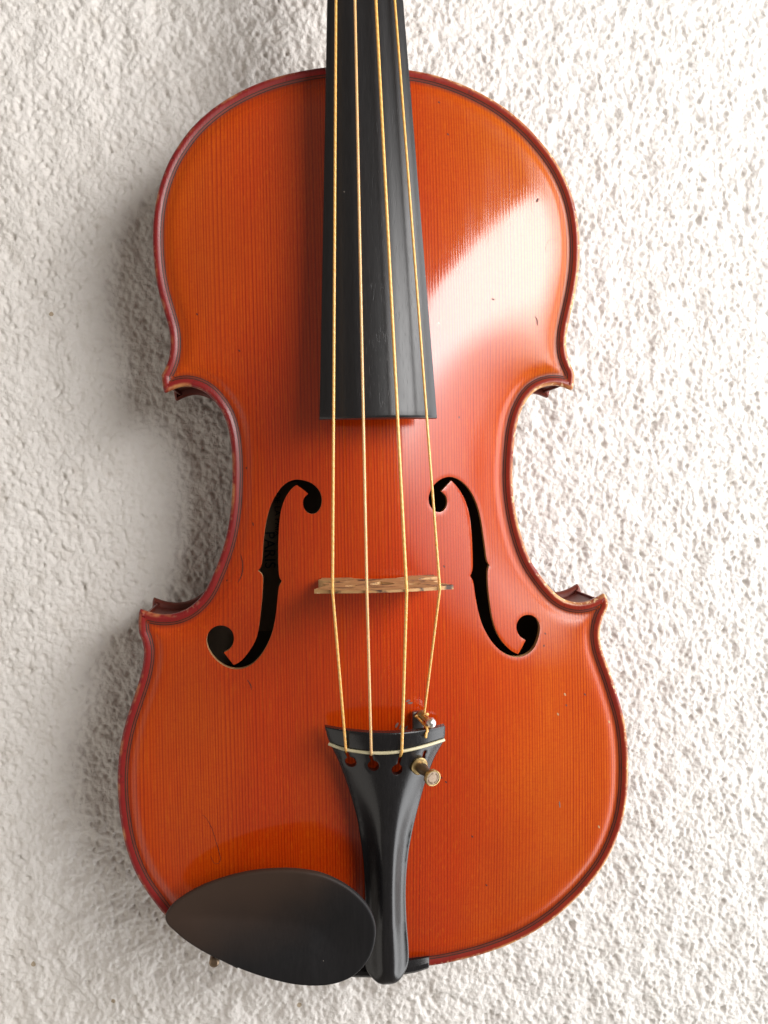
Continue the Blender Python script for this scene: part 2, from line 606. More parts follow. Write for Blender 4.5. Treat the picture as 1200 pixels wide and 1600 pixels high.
M_TOP = spruce_varnish()
M_RIB = maple_varnish()
M_RAW = bare_wood('bare_spruce_edge', (0.28, 0.11, 0.035), (0.62, 0.38, 0.18))
M_INNER = bare_wood('dusty_bare_wood', (0.07, 0.048, 0.03), (0.11, 0.075, 0.045), 0.9)
M_BRIDGE = bridge_wood()
M_BOARD = ebony('fingerboard_ebony', 0.34, 0.0, 0.6, 0.0, 0.5)
M_TAIL = ebony('tailpiece_ebony', 0.24, 0.0, 0.2, 0.2)
M_CHIN = ebony('chin_rest_ebony', 0.55, 0.7, 0.3, 0.0, 0.22)
M_GUT_A = gut('twisted_gut', (0.72, 0.36, 0.075), (0.86, 0.52, 0.16), 0.6)
M_GUT_B = gut('smooth_gut', (0.66, 0.33, 0.10), (0.82, 0.55, 0.28), 0.15)
M_BRASS = metal('tarnished_brass', (0.26, 0.17, 0.07), (0.74, 0.56, 0.27), 0.28, 700)
M_BRASS_DARK = metal('dark_brass', (0.16, 0.11, 0.07), (0.36, 0.27, 0.19), 0.36)
M_FACE = metal('worn_copper_brass', (0.34, 0.24, 0.17), (0.62, 0.50, 0.40), 0.42, 1500)
M_STEEL = metal('dull_steel', (0.20, 0.18, 0.17), (0.36, 0.33, 0.31), 0.36)
M_SILVER = metal('bright_nickel', (0.62, 0.60, 0.58), (0.86, 0.85, 0.84), 0.26)
M_FRET = plain('yellowed_bone', (0.40, 0.35, 0.20), (0.66, 0.61, 0.42), 0.35)
M_BLACK = plain('black_purfling', (0.010, 0.008, 0.008), (0.030, 0.018, 0.014), 0.45, 200, 0.25)
M_BROWN = plain('brown_purfling', (0.10, 0.016, 0.010), (0.22, 0.032, 0.014), 0.45, 200, 0.25)
M_PAPER = plain('aged_label_paper', (0.15, 0.11, 0.065), (0.22, 0.16, 0.10), 0.9)
M_INK = plain('black_ink', (0.01, 0.01, 0.01), (0.02, 0.02, 0.02), 0.8)
M_SCRATCH = plain('dark_scratch', (0.04, 0.008, 0.004), (0.14, 0.016, 0.006), 0.6, 900)
M_SMUDGE = plain('grey_rubbed_patch', (0.10, 0.050, 0.045), (0.26, 0.15, 0.13), 0.7, 900)
M_STUCCO = stucco()

# ------------------------------------------------------------------ the wall
WALL_Z = -55.0


def wall():
    rs = np.random.RandomState(11)
    n, dx = 1024, 0.6
    fx = np.fft.fftfreq(n, dx)
    k = np.sqrt(fx[:, None] ** 2 + fx[None, :] ** 2)

    def band(wl, bw, stretch=None):
        kk = k
        if stretch:
            a, s = stretch
            u = fx[None, :] * math.cos(a) + fx[:, None] * math.sin(a)
            w = -fx[None, :] * math.sin(a) + fx[:, None] * math.cos(a)
            kk = np.sqrt((u * s) ** 2 + w ** 2)
        spec = np.exp(-0.5 * ((np.log(kk * wl + 1e-9)) / bw) ** 2)
        f = np.real(np.fft.ifft2(np.fft.fft2(rs.randn(n, n)) * spec))
        return f / f.std()
    tilt = math.radians(112)
    h = 0.30 * band(32, 0.5) + 0.16 * band(13, 0.4)

    def lumps(n_, k=0.75):
        return (1 - np.exp(-k * np.clip(n_, -3.2, 4))) / k        # broad tops, narrow hollows
    h += 0.12 * lumps(band(6.5, 0.4, (tilt, 1.25))) + 0.15 * lumps(band(3.6, 0.35)) + 0.09 * band(2.2, 0.3) + 0.06 * band(1.5, 0.2)
    h -= 0.8 * np.clip(band(5.0, 0.4, (tilt, 1.5)) - 1.35, 0, None)
    h -= np.percentile(h, 99.5)
    xs = np.r_[np.arange(-480, -205, 5.0), np.arange(-205, 220, 0.56), np.arange(220, 500, 5.0)]
    ys = np.r_[np.arange(-560, -285, 5.0), np.arange(-285, 268, 0.56), np.arange(268, 560, 5.0)]

    def samp(q):
        i = (q / dx) % n
        i0 = np.floor(i).astype(int)
        return i0 % n, (i0 + 1) % n, i - i0
    x0, x1, tx = samp(xs + 2000)
    y0, y1, ty = samp(ys + 2000)
    H = ((h[np.ix_(y0, x0)] * (1 - tx) + h[np.ix_(y0, x1)] * tx) * (1 - ty)[:, None]
         + (h[np.ix_(y1, x0)] * (1 - tx) + h[np.ix_(y1, x1)] * tx) * ty[:, None])
    X, Y = np.meshgrid(xs, ys)
    V = to_world(np.stack([X.ravel(), Y.ravel(), (WALL_Z + H).ravel()], 1))
    V[:, 2] += HANG
    nx, ny = len(xs), len(ys)
    i = np.arange(nx * ny).reshape(ny, nx)
    q = np.stack([i[:-1, :-1], i[:-1, 1:], i[1:, 1:], i[1:, :-1]], -1).reshape(-1, 4)
    me = bpy.data.meshes.new('stucco_wall')
    me.vertices.add(len(V))
    me.vertices.foreach_set('co', V.ravel())
    me.loops.add(len(q) * 4)
    me.loops.foreach_set('vertex_index', q.ravel().astype(np.int32))
    me.polygons.add(len(q))
    me.polygons.foreach_set('loop_start', np.arange(0, len(q) * 4, 4, dtype=np.int32))
    me.polygons.foreach_set('use_smooth', np.ones(len(q), bool))
    me.update(calc_edges=True)
    me.materials.append(M_STUCCO)
    o = bpy.data.objects.new('stucco_wall', me)
    COL.objects.link(o)
    o['kind'] = 'structure'
    o['label'] = 'rough white stucco wall behind the violin'
    o['category'] = 'wall'


wall()

# ------------------------------------------------------------------ the violin
violin = bpy.data.objects.new('violin', None)
violin.location = (0, 0, HANG)
COL.objects.link(violin)
violin['label'] = 'old orange red varnished violin with black fittings leaning on white stucco wall'
violin['category'] = 'violin'

# outline of the front as measured in the photograph (pixels), piece by piece between the corners
EZ = -1.6
SEG_UP = [(252, 586), (258.5, 575), (263.5, 562), (265.7, 549), (266, 530), (264.6, 515), (260, 500), (254.5, 481), (248.2, 459), (243.2, 434),
          (239.9, 406), (238.5, 378), (238.8, 352), (241.3, 327), (246, 302), (254, 276), (265, 250), (279, 227), (295, 205), (315, 184.5),
          (335, 168), (355, 154.5), (380, 141), (405, 130), (432, 120.5), (470, 111.5), (510, 105.5), (575, 102), (640, 110), (670, 115.5),
          (702.5, 125), (732.5, 137), (760, 151), (785, 166.5), (807.5, 184), (827.5, 202.5), (847.5, 225), (865, 247.5), (880, 273),
          (892.5, 302.5), (900, 330), (904, 358), (905.4, 378), (905.4, 402), (903.5, 428), (900, 451), (895.6, 474), (890, 498),
          (886, 517), (884, 536), (884.8, 550), (889, 565.6), (895.6, 578)]
SEG_UR = [(897.5, 585), (897, 594), (894.7, 608)]
SEG_CR = [(892, 610), (882.5, 606), (875, 603), (862, 602), (845, 606), (832, 614), (822.5, 626), (814.5, 641), (809.4, 656), (805, 678), (802.4, 703),
          (801, 725), (800.6, 748), (802, 772), (805, 795), (810, 820), (816, 842), (824, 865), (833, 883), (844, 899), (858, 917), (871, 930),
          (885, 938), (902, 941.5), (918, 939.5), (932, 933.5), (943.4, 926.6)]
SEG_LR = [(947, 931), (950, 943), (948, 953)]
SEG_LO_R = [(942.5, 963), (938, 975), (936.5, 990), (938, 1005), (942.5, 1022), (949, 1039), (956.2, 1059), (962.5, 1080), (968.6, 1099),
            (973.4, 1116), (977, 1134), (979.8, 1159), (981, 1181), (981.3, 1200), (980.6, 1224), (979, 1246), (975, 1272), (969, 1294),
            (960, 1318), (950, 1339), (938, 1358.5), (922, 1379), (906, 1397), (890, 1412.5), (870, 1430.5), (848, 1446.5), (826, 1460), (800, 1473),
            (772, 1484), (740, 1494), (700, 1503.5), (670, 1508.5), (636.7, 1512.5)]
SEG_LO_L = [(259, 1431), (246.5, 1416), (233, 1398), (219.5, 1378), (208, 1355), (199, 1331), (192, 1304), (187.2, 1275), (184.3, 1247.5),
            (183.4, 1220), (184.2, 1196), (185.6, 1179), (188.9, 1158), (193.4, 1138), (199, 1117.5), (205.6, 1098.5), (212, 1079), (218, 1061),
            (222.5, 1042.5), (225, 1024), (224.8, 1010.6), (221.5, 999), (217, 989)]
SEG_LL = [(215.8, 974), (217, 957)]
SEG_CL = [(219.2, 951), (230, 955), (247, 959.5), (268, 959.5), (288, 953.5), (306, 941), (322, 921), (336, 890), (345, 866), (352, 842.5), (356.8, 820),
          (360, 797.5), (361.9, 775), (362.7, 752), (362.7, 730), (361.8, 707), (359.3, 685), (354.4, 662), (346.5, 643), (336, 628), (325, 616),
          (310, 607.5), (295, 603.5), (282, 604.5), (270.6, 608.5), (260, 614)]
SEG_UL = [(256.5, 614), (254, 603)]


def up(seg):
    return unproj(seg, EZ)[:, :2]


lo_r = up(SEG_LO_R)
lo_l = up(SEG_LO_L)
mir = lo_r[lo_r[:, 1] < lo_l[0, 1] - 4] * np.array([-1, 1])      # the lower left edge runs on under the chin rest
lower = np.vstack([lo_r, [[0, lo_r[-1, 1] - 0.5]], mir[::-1], lo_l])
SM = 5.0
pieces = []
for seg, sm in ((up(SEG_UP), SM), (up(SEG_UR), 0), (up(SEG_CR), SM - 1), (up(SEG_LR), 0), (lower, SM), (up(SEG_LL), 0), (up(SEG_CL), SM - 1), (up(SEG_UL), 0)):
    c = resample(catmull(seg, 0.3), 0.45) if len(seg) > 2 else np.asarray(seg)
    pieces.append(smooth_open(c, sm) if sm else c)
OUT = resample(np.vstack(pieces), 0.8, True)                       # the silhouette of the front
OUTN = normals_in(OUT)
for _ in range(2):
    OUTN = 0.5 * OUTN + 0.25 * (np.roll(OUTN, 1, 0) + np.roll(OUTN, -1, 0))
OUTN /= np.linalg.norm(OUTN, axis=1)[:, None]
YT, YB = OUT[:, 1].max(), OUT[:, 1].min()

# arching: a smooth dome solved over the plan of the plate, laid over a long lengthwise arch
GX = np.arange(-112, 113, 1.0)
GY = np.arange(-208, 168, 1.0)


def arch_grid(height):
    gx, gy = np.meshgrid(GX, GY)
    P = np.stack([gx.ravel(), gy.ravel()], 1)
    ins = inside(P, OUT)
    d = np.zeros(len(P))
    d[ins] = dist_to(P[ins], OUT[::2])
    D = d.reshape(gx.shape)
    dom = D > 5.0
    u = np.zeros(dom.shape)
    for f in (8, 4, 2, 1):
        sub = dom[::f, ::f]
        us = u[::f, ::f].copy()
        for _ in range(500 if f > 1 else 350):
            lap = np.zeros_like(us)
            lap[1:-1, 1:-1] = 0.25 * (us[:-2, 1:-1] + us[2:, 1:-1] + us[1:-1, :-2] + us[1:-1, 2:])
            us = np.where(sub, lap + 0.25 * f * f, 0)
        # spread the coarse solution to the full grid
        iy = np.clip(np.arange(dom.shape[0]) / f, 0, sub.shape[0] - 1)
        ix = np.clip(np.arange(dom.shape[1]) / f, 0, sub.shape[1] - 1)
        y0 = np.floor(iy).astype(int); y1 = np.minimum(y0 + 1, sub.shape[0] - 1); ty = (iy - y0)[:, None]
        x0 = np.floor(ix).astype(int); x1 = np.minimum(x0 + 1, sub.shape[1] - 1); tx = ix - x0
        u = (us[np.ix_(y0, x0)] * (1 - tx) + us[np.ix_(y0, x1)] * tx) * (1 - ty) + (us[np.ix_(y1, x0)] * (1 - tx) + us[np.ix_(y1, x1)] * tx) * ty
        u = np.where(dom, u, 0)
    ridge = u[:, 112 - 6:112 + 7].max(1)
    kk = np.exp(-0.5 * (np.arange(-8, 9) / 4.0) ** 2); kk /= kk.sum()
    ridge = np.convolve(np.pad(ridge, 8, 'edge'), kk, 'valid')
    t = np.clip(u / (ridge[:, None] + 1e-6), 0, 1.05)
    s = np.clip((GY - (YB + 5)) / (YT - YB - 10), 0, 1)
    L = np.clip(1 - np.abs(2 * s - 1) ** 2.5, 0, 1) ** 1.15
    A = height * L[:, None] * t ** 1.35
    g = np.exp(-0.5 * (np.arange(-8, 9) / 2.6) ** 2); g /= g.sum()
    A = np.apply_along_axis(lambda r: np.convolve(np.pad(r, 8), g, 'valid'), 0, A)
    A = np.apply_along_axis(lambda r: np.convolve(np.pad(r, 8), g, 'valid'), 1, A)
    return A


ARCH = arch_grid(12.6)


def bicubic(A, x, y):
    fx = np.clip(x - GX[0], 1.001, len(GX) - 3.001)
    fy = np.clip(y - GY[0], 1.001, len(GY) - 3.001)
    ix, iy = np.floor(fx).astype(int), np.floor(fy).astype(int)
    tx, ty = fx - ix, fy - iy

    def w(t):
        return [(-t ** 3 + 3 * t ** 2 - 3 * t + 1) / 6, (3 * t ** 3 - 6 * t ** 2 + 4) / 6, (-3 * t ** 3 + 3 * t ** 2 + 3 * t + 1) / 6, t ** 3 / 6]
    wx, wy = w(tx), w(ty)
    r = 0
    for a in range(4):
        for b in range(4):
            r = r + A[iy + b - 1, ix + a - 1] * wx[a] * wy[b]
    return r


def sstep(v, lo, hi):
    t = np.clip((v - lo) / (hi - lo), 0, 1)
    return t * t * (3 - 2 * t)


def front_z(xy, d=None):
    xy = np.atleast_2d(xy)
    if d is None:
        d = dist_to(xy, OUT)
    z = bicubic(ARCH, xy[:, 0], xy[:, 1]) * sstep(d, 2.5, 7.5)
    z = z - 1.0 * np.exp(-((d - 4.7) / 2.4) ** 2)
    r = np.clip((1.7 - d) / 1.7, 0, 1)
    return z - 1.7 * (1 - np.sqrt(np.clip(1 - r * r, 0, 1)))


def on_front(px):
    """points of the front's surface seen at pixels of the photograph"""
    px = np.atleast_2d(np.asarray(px, float))
    z = np.full(len(px), 6.0)
    for _ in range(6):
        p = unproj(px, z)
        z = front_z(p[:, :2])
    return unproj(px, z)


F_LEFT = [(735, 93), (680, 110), (630, 150), (590, 205), (555, 270), (530, 345), (512, 420), (500, 500), (492, 580), (487, 660), (481, 730), (471, 765),
          (450, 785), (470, 796), (487, 815), (490, 850), (487, 920), (482, 1000), (474, 1080), (465, 1160), (454, 1240), (434, 1310), (400, 1372), (350, 1440), (305, 1483),
          (266, 1497), (230, 1452), (192, 1404), (225, 1390), (252, 1362), (268, 1325), (270, 1285), (255, 1240), (222, 1210), (170, 1197),
          (118, 1210), (78, 1247), (60, 1300), (65, 1352), (88, 1404), (127, 1455), (180, 1498), (240, 1525), (295, 1532), (350, 1522),
          (402, 1497), (450, 1455), (492, 1400), (530, 1330), (560, 1250), (580, 1160), (593, 1060), (602, 970), (609, 905), (632, 865),
          (613, 838), (607, 780), (604, 700), (605, 600), (608, 500), (614, 410), (625, 330), (645, 262), (675, 203), (710, 158), (743, 134),
          (790, 166), (832, 202), (803, 224), (790, 262), (797, 306), (818, 342), (856, 358), (896, 348), (925, 310), (937, 255), (930, 205),
          (905, 160), (860, 122), (800, 99)]
F_RIGHT = [(220, 75), (165, 88), (120, 115), (85, 155), (58, 205), (48, 255), (55, 300), (80, 340), (115, 363), (150, 366), (184, 340), (202, 297), (200, 250),
           (181, 216), (153, 195), (195, 150), (233, 108), (265, 140), (300, 185), (335, 245), (360, 310), (378, 380), (390, 460), (398, 550),
           (403, 650), (406, 750), (404, 835), (385, 878), (409, 915), (420, 990), (432, 1070), (450, 1160), (475, 1250), (512, 1333), (560, 1408),
           (620, 1473), (690, 1518), (760, 1535), (830, 1520), (890, 1475), (930, 1400), (950, 1310), (944, 1260), (924, 1220), (890, 1196),
           (850, 1188), (806, 1201), (771, 1235), (756, 1282), (765, 1330), (791, 1371), (833, 1395), (803, 1455), (772, 1508), (728, 1488),
           (680, 1448), (636, 1395), (602, 1335), (576, 1260), (558, 1180), (545, 1090), (534, 1000), (528, 920), (527, 860), (530, 815), (542, 792),
           (521, 755), (511, 680), (497, 580), (480, 460), (460, 360), (434, 280), (398, 205), (350, 141), (300, 101), (260, 82)]


def f_poly(raw, ox, oy, sc, sharp):
    px = np.array([(ox + x / sc, oy + y / sc) for x, y in raw])
    q = on_front(px)[:, :2]
    # smooth curves between the sharp points
    idx = [raw.index(s) for s in sharp]
    out = []
    for a, b in zip(idx, idx[1:] + [idx[0] + len(raw)]):
        seg = np.array([q[i % len(raw)] for i in range(a, b + 1)])
        c = resample(catmull(seg, 0.2), 0.35) if len(seg) > 2 else resample(seg, 0.35)
        if len(seg) > 4:
            c = smooth_open(c, 3.0)
        out.append(c[:-1])
    return resample(np.vstack(out), 0.42, True)


FL = f_poly(F_LEFT, 310, 730, 4.848, [(450, 785), (266, 1497), (192, 1404), (632, 865), (743, 134), (832, 202)])
FR = f_poly(F_RIGHT, 660, 730, 5.161, [(153, 195), (233, 108), (385, 878), (833, 1395), (772, 1508), (542, 792)])


def offset_ring(d, tol=0.06):
    p = OUT + OUTN * d
    ok = inside(p, OUT) & (dist_to(p, OUT) > d - tol)
    return p, ok


def front_plate():
    rin = 2.4
    ring, _ = offset_ring(rin)
    extra = []
    for d in (2.7, 3.0, 3.30, 3.88, 4.18, 4.8, 5.5, 6.3, 7.2, 8.1):
        p, ok = offset_ring(d, 0.03)
        extra.append(p[ok] if 2.9 < d < 4.5 else p[ok][::2])
    gx, gy = np.meshgrid(np.arange(-104, 105, 1.45), np.arange(-202, 163, 1.45))
    gx = gx + (np.arange(gx.shape[0]) % 2)[:, None] * 0.72
    P = np.stack([gx.ravel(), gy.ravel()], 1)
    P = P[inside(P, OUT)]
    d = dist_to(P, OUT)
    extra.append(P[d > 8.9])
    E = np.vstack(extra)
    for f in (FL, FR):
        E = E[(dist_to(E, f) > 0.5) & ~inside(E, f)]
        n = -normals_in(f)
        for o in (0.7, 1.4):
            E = np.vstack([E, (f + n * o)[::3]])
    xy, tri, loops = cdt_sheet(ring, [FL, FR], E, None)
    dd = dist_to(xy, OUT)
    z = front_z(xy, dd)
    for f in (FL, FR):
        z = z - 0.10 * np.exp(-(dist_to(xy, f) / 0.4) ** 2)       # softened lips of the sound holes
    V = np.c_[xy, z]
    F = [tuple(t) for t in tri]
    ed = list(dd)
    # the rolled edge, from the crest over the silhouette to the underside
    prof = [(1.9, None), (1.4, None), (0.95, None), (0.55, None), (0.25, None), (0.06, None), (0.0, -2.0), (0.12, -2.7), (0.5, -3.4), (1.1, -3.8), (3.2, -3.9)]
    V = list(V)
    prev = loops[0]
    nO = len(OUT)
    for di, zz in prof:
        p = OUT + OUTN * di
        zv = front_z(p, np.full(nO, di)) if zz is None else np.full(nO, zz)
        b = len(V)
        V += list(np.c_[p, zv])
        ed += [max(di, 0.0)] * nO
        cur = list(range(b, b + nO))
        for i in range(nO):
            j = (i + 1) % nO
            F.append((prev[i], prev[j], cur[j], cur[i]))
        prev = cur
    top = build('front_plate', np.array(V), F, M_TOP, violin, attrs={'edge_distance': ed})
    flip_up(top)
    top['label'] = 'arched spruce front with fine dark grain under orange red varnish'
    # walls of the sound holes, showing the thickness of the plate
    for h in (FL, FR):
        z0 = front_z(h) - 0.1
        V = np.vstack([np.c_[h, z0], np.c_[h, z0 - 0.55], np.c_[h, z0 - 2.9]])
        n = len(h)
        F = [(k * n + i, k * n + (i + 1) % n, (k + 1) * n + (i + 1) % n, (k + 1) * n + i) for k in range(2) for i in range(n)]
        build('sound_hole_edge', V, F, M_RAW, top, sharp=40)
    # purfling: a brown strip between two black ones, following the edge
    for name, a, b, mt in (('purfling_line', 3.0, 3.30, M_BLACK), ('purfling_core', 3.30, 3.88, M_BROWN), ('purfling_line', 3.88, 4.18, M_BLACK)):
        pb, ok = offset_ring(b, 0.03)
        pa, _ = offset_ring(a)
        ix = np.where(ok)[0]
        A, B = pa[ix], pb[ix]
        V = np.vstack([np.c_[A, front_z(A) + 0.05], np.c_[B, front_z(B) + 0.05]])
        n = len(ix)
        F = [(i, (i + 1) % n, n + (i + 1) % n, n + i) for i in range(n)]
        flip_up(build(name, V, F, mt, top))
    return top


top = front_plate()


def lipped_ring(prof, name, mat, parent):
    V, F = [], []
    n = len(OUT)
    for k, (d, z) in enumerate(prof):
        V.append(np.c_[OUT + OUTN * d, np.full(n, z)])
        if k:
            F += [((k - 1) * n + i, (k - 1) * n + (i + 1) % n, k * n + (i + 1) % n, k * n + i) for i in range(n)]
    return build(name, np.vstack(V), F, mat, parent)


RIBD = 2.9
BACK_Z = -33.5
lipped_ring([(RIBD, -3.7), (RIBD, -12), (RIBD, -22), (RIBD, BACK_Z + 0.2)], 'rib', M_RIB, violin)


def back_plate():
    ring = OUT + OUTN * 2.4
    gx, gy = np.meshgrid(np.arange(-104, 105, 4.0), np.arange(-202, 163, 4.0))
    P = np.stack([gx.ravel(), gy.ravel()], 1)
    P = P[inside(P, OUT)]
    P = P[dist_to(P, OUT) > 4.5]
    xy, tri, loops = cdt_sheet(ring, [], P, None)
    d = dist_to(xy, OUT)
    zb = BACK_Z - 4 - bicubic(ARCH, xy[:, 0], xy[:, 1]) * sstep(d, 2.5, 7.5) * 0.8
    V = list(np.c_[xy, zb])
    F = [tuple(t) for t in tri]
    prev = loops[0]
    n = len(OUT)
    for di, z in ((1.0, BACK_Z - 3.8), (0.3, BACK_Z - 3.1), (0.0, BACK_Z - 2.0), (0.3, BACK_Z - 0.8), (1.0, BACK_Z - 0.1), (3.4, BACK_Z)):
        b = len(V)
        V += list(np.c_[OUT + OUTN * di, np.full(n, z)])
        cur = list(range(b, b + n))
        F += [(prev[i], prev[(i + 1) % n], cur[(i + 1) % n], cur[i]) for i in range(n)]
        prev = cur
    bk = build('back_plate', np.array(V), F, M_RIB, violin)
    # inside face
    V = np.c_[xy, zb + 3.2]
    inn = build('inside_face', V, [tuple(t) for t in tri], M_INNER, bk)
    return bk, float(zb.min())


back, ZMIN = back_plate()

# maker's label glued inside, seen through the left sound hole
label_z = -39.0
lc = unproj([(424, 872)], label_z)[0]


def inside_z(x, y):
    return float(BACK_Z - 4 - bicubic(ARCH, np.array([x]), np.array([y]))[0] * 0.8 + 3.2)


label_z = inside_z(lc[0], lc[1]) + 0.5
lc = unproj([(424, 872)], label_z)[0]
V, F = [], []
for i in range(9):
    for j in range(13):
        x, y = lc[0] - 12 + i * 3.0, lc[1] - 32 + j * 5.4
        V.append((x, y, inside_z(x, y) + 0.35))
for i in range(8):
    for j in range(12):
        a = i * 13 + j
        F.append((a, a + 1, a + 14, a + 13))
paper = build('paper_label', V, F, M_PAPER, violin)
flip_up(paper)


def ink(text, px, height):
    cu = bpy.data.curves.new('ink', 'FONT')
    cu.body = text
    cu.size = height * MM / 0.70
    ob = bpy.data.objects.new('printed_text', cu)
    COL.objects.link(ob)
    bpy.context.view_layer.update()
    me = bpy.data.meshes.new_from_object(ob.evaluated_get(bpy.context.evaluated_depsgraph_get()))
    COL.objects.unlink(ob)
    bpy.data.objects.remove(ob)
    p = unproj([px], label_z)[0]
    n = len(me.vertices)
    v = np.empty(n * 3)
    me.vertices.foreach_get('co', v)
    v = v.reshape(-1, 3) / MM
    # reads downwards, tops of the letters to the right
    x = p[0] + v[:, 1]
    y = p[1] - v[:, 0]
    z = np.array([inside_z(a, b) + 0.5 for a, b in zip(x, y)])
    me.vertices.foreach_set('co', to_world(np.stack([x, y, z], 1)).ravel())
    me.materials.clear()
    me.materials.append(M_INK)
    o = bpy.data.objects.new('printed_text', me)
    COL.objects.link(o)
    o.parent = paper
    return o


ink('RUE DE LA PAIX', (428, 742), 2.6)
ink('PARIS', (413, 830), 4.6)

# ------------------------------------------------------------------ bridge and strings: main heights
ZB = np.array([41.8, 45.4, 45.2, 41.4])                 # string heights at the bridge
BPX = [(519.5, 924), (573, 924.5), (635, 923), (687, 920)]
SB = np.array([unproj([p], z)[0] for p, z in zip(BPX, ZB)])
YBR = SB[:, 1].mean()
YNUT = YBR + 322
TOPX = [(524.8, 0), (554.4, 0), (587, 0), (616.6, 0)]
ZNUT = np.array([8.4, 9.6, 9.6, 8.4])
ST = []
for i in range(4):
    z = 25.0
    for _ in range(8):
        p = unproj([TOPX[i]], z)[0]
        z = ZB[i] + (p[1] - SB[i, 1]) * (ZNUT[i] - ZB[i]) / (YNUT - SB[i, 1])
    ST.append(p)
ST = np.array(ST)


# ------------------------------------------------------------------ fingerboard, neck, nut
def board_z(y):
    """height of the crown of the fingerboard"""
    return np.interp(y, [FB_Y, YNUT], [34.2, 7.4])


FB_Y = unproj([(590, 652.5)], 34.2)[0][1]


def board_edges(y):
    f = (y - FB_Y) / (YNUT - FB_Y)
    e0 = unproj([(499.5, 657), (683.5, 656.5)], 28.4)
    zt = 18.5
    e1 = unproj([(512, 0), (632, 0)], zt)
    g0 = (e0[0, 1] + e0[1, 1]) / 2
    g1 = (e1[0, 1] + e1[1, 1]) / 2
    s = (y - g0) / (g1 - g0)
    return e0[0, 0] + (e1[0, 0] - e0[0, 0]) * s, e0[1, 0] + (e1[1, 0] - e0[1, 0]) * s


def fingerboard():
    V, F = [], []
    ys = np.r_[FB_Y, FB_Y + 0.35, FB_Y + 1.0, np.linspace(FB_Y + 3, YNUT, 34)]
    nu = 29
    for q, y in enumerate(ys):
        xl, xr = board_edges(y)
        xc, w = (xl + xr) / 2, (xr - xl) / 2
        R = 42.0
        u = np.linspace(-1, 1, nu)
        zt = board_z(y) - (R - np.sqrt(R * R - (u * w) ** 2))
        zt = zt - 0.12 * np.exp(-((u - 0.48) / 0.06) ** 2) * min(1.0, q / 8)        # shallow lengthwise groove left of the top string
        ez = np.where(np.abs(u) > 0.999, -0.35, 0.0)
        drop = (0.45, 0.12, 0.0)[q] if q < 3 else 0.0
        ring = [(xc + a * w, y, b + c - drop) for a, b, c in zip(u, zt, ez)]
        side = zt[0] - 4.6
        ring += [(xr + 0.02, y, side + 0.6), (xr - 0.6, y, side), (xc + 0.5 * w, y, side + 1.2), (xc - 0.5 * w, y, side + 1.2), (xl + 0.6, y, side), (xl - 0.02, y, side + 0.6)]
        V += ring
    n = nu + 6
    for i in range(len(ys) - 1):
        for k in range(n):
            F.append((i * n + k, i * n + (k + 1) % n, (i + 1) * n + (k + 1) % n, (i + 1) * n + k))
    F.append(tuple(range(n)))
    F.append(tuple((len(ys) - 1) * n + k for k in range(n)))
    build('fingerboard', V, F, M_BOARD, violin, sharp=38)
    # nut
    xl, xr = board_edges(YNUT)
    xc, w = (xl + xr) / 2, (xr - xl) / 2
    V, F = [], []
    for y in (YNUT, YNUT + 4.5):
        for u in np.linspace(-1, 1, 9):
            V.append((xc + u * w, y, board_z(YNUT) + 0.9 - 1.6 * u * u))
        V += [(xc + w, y, -1), (xc - w, y, -1)]
    F = [(k, (k + 1) % 11, 11 + (k + 1) % 11, 11 + k) for k in range(11)] + [tuple(range(11)), tuple(range(11, 22))]
    build('nut', V, F, M_BOARD, violin, sharp=40)


fingerboard()


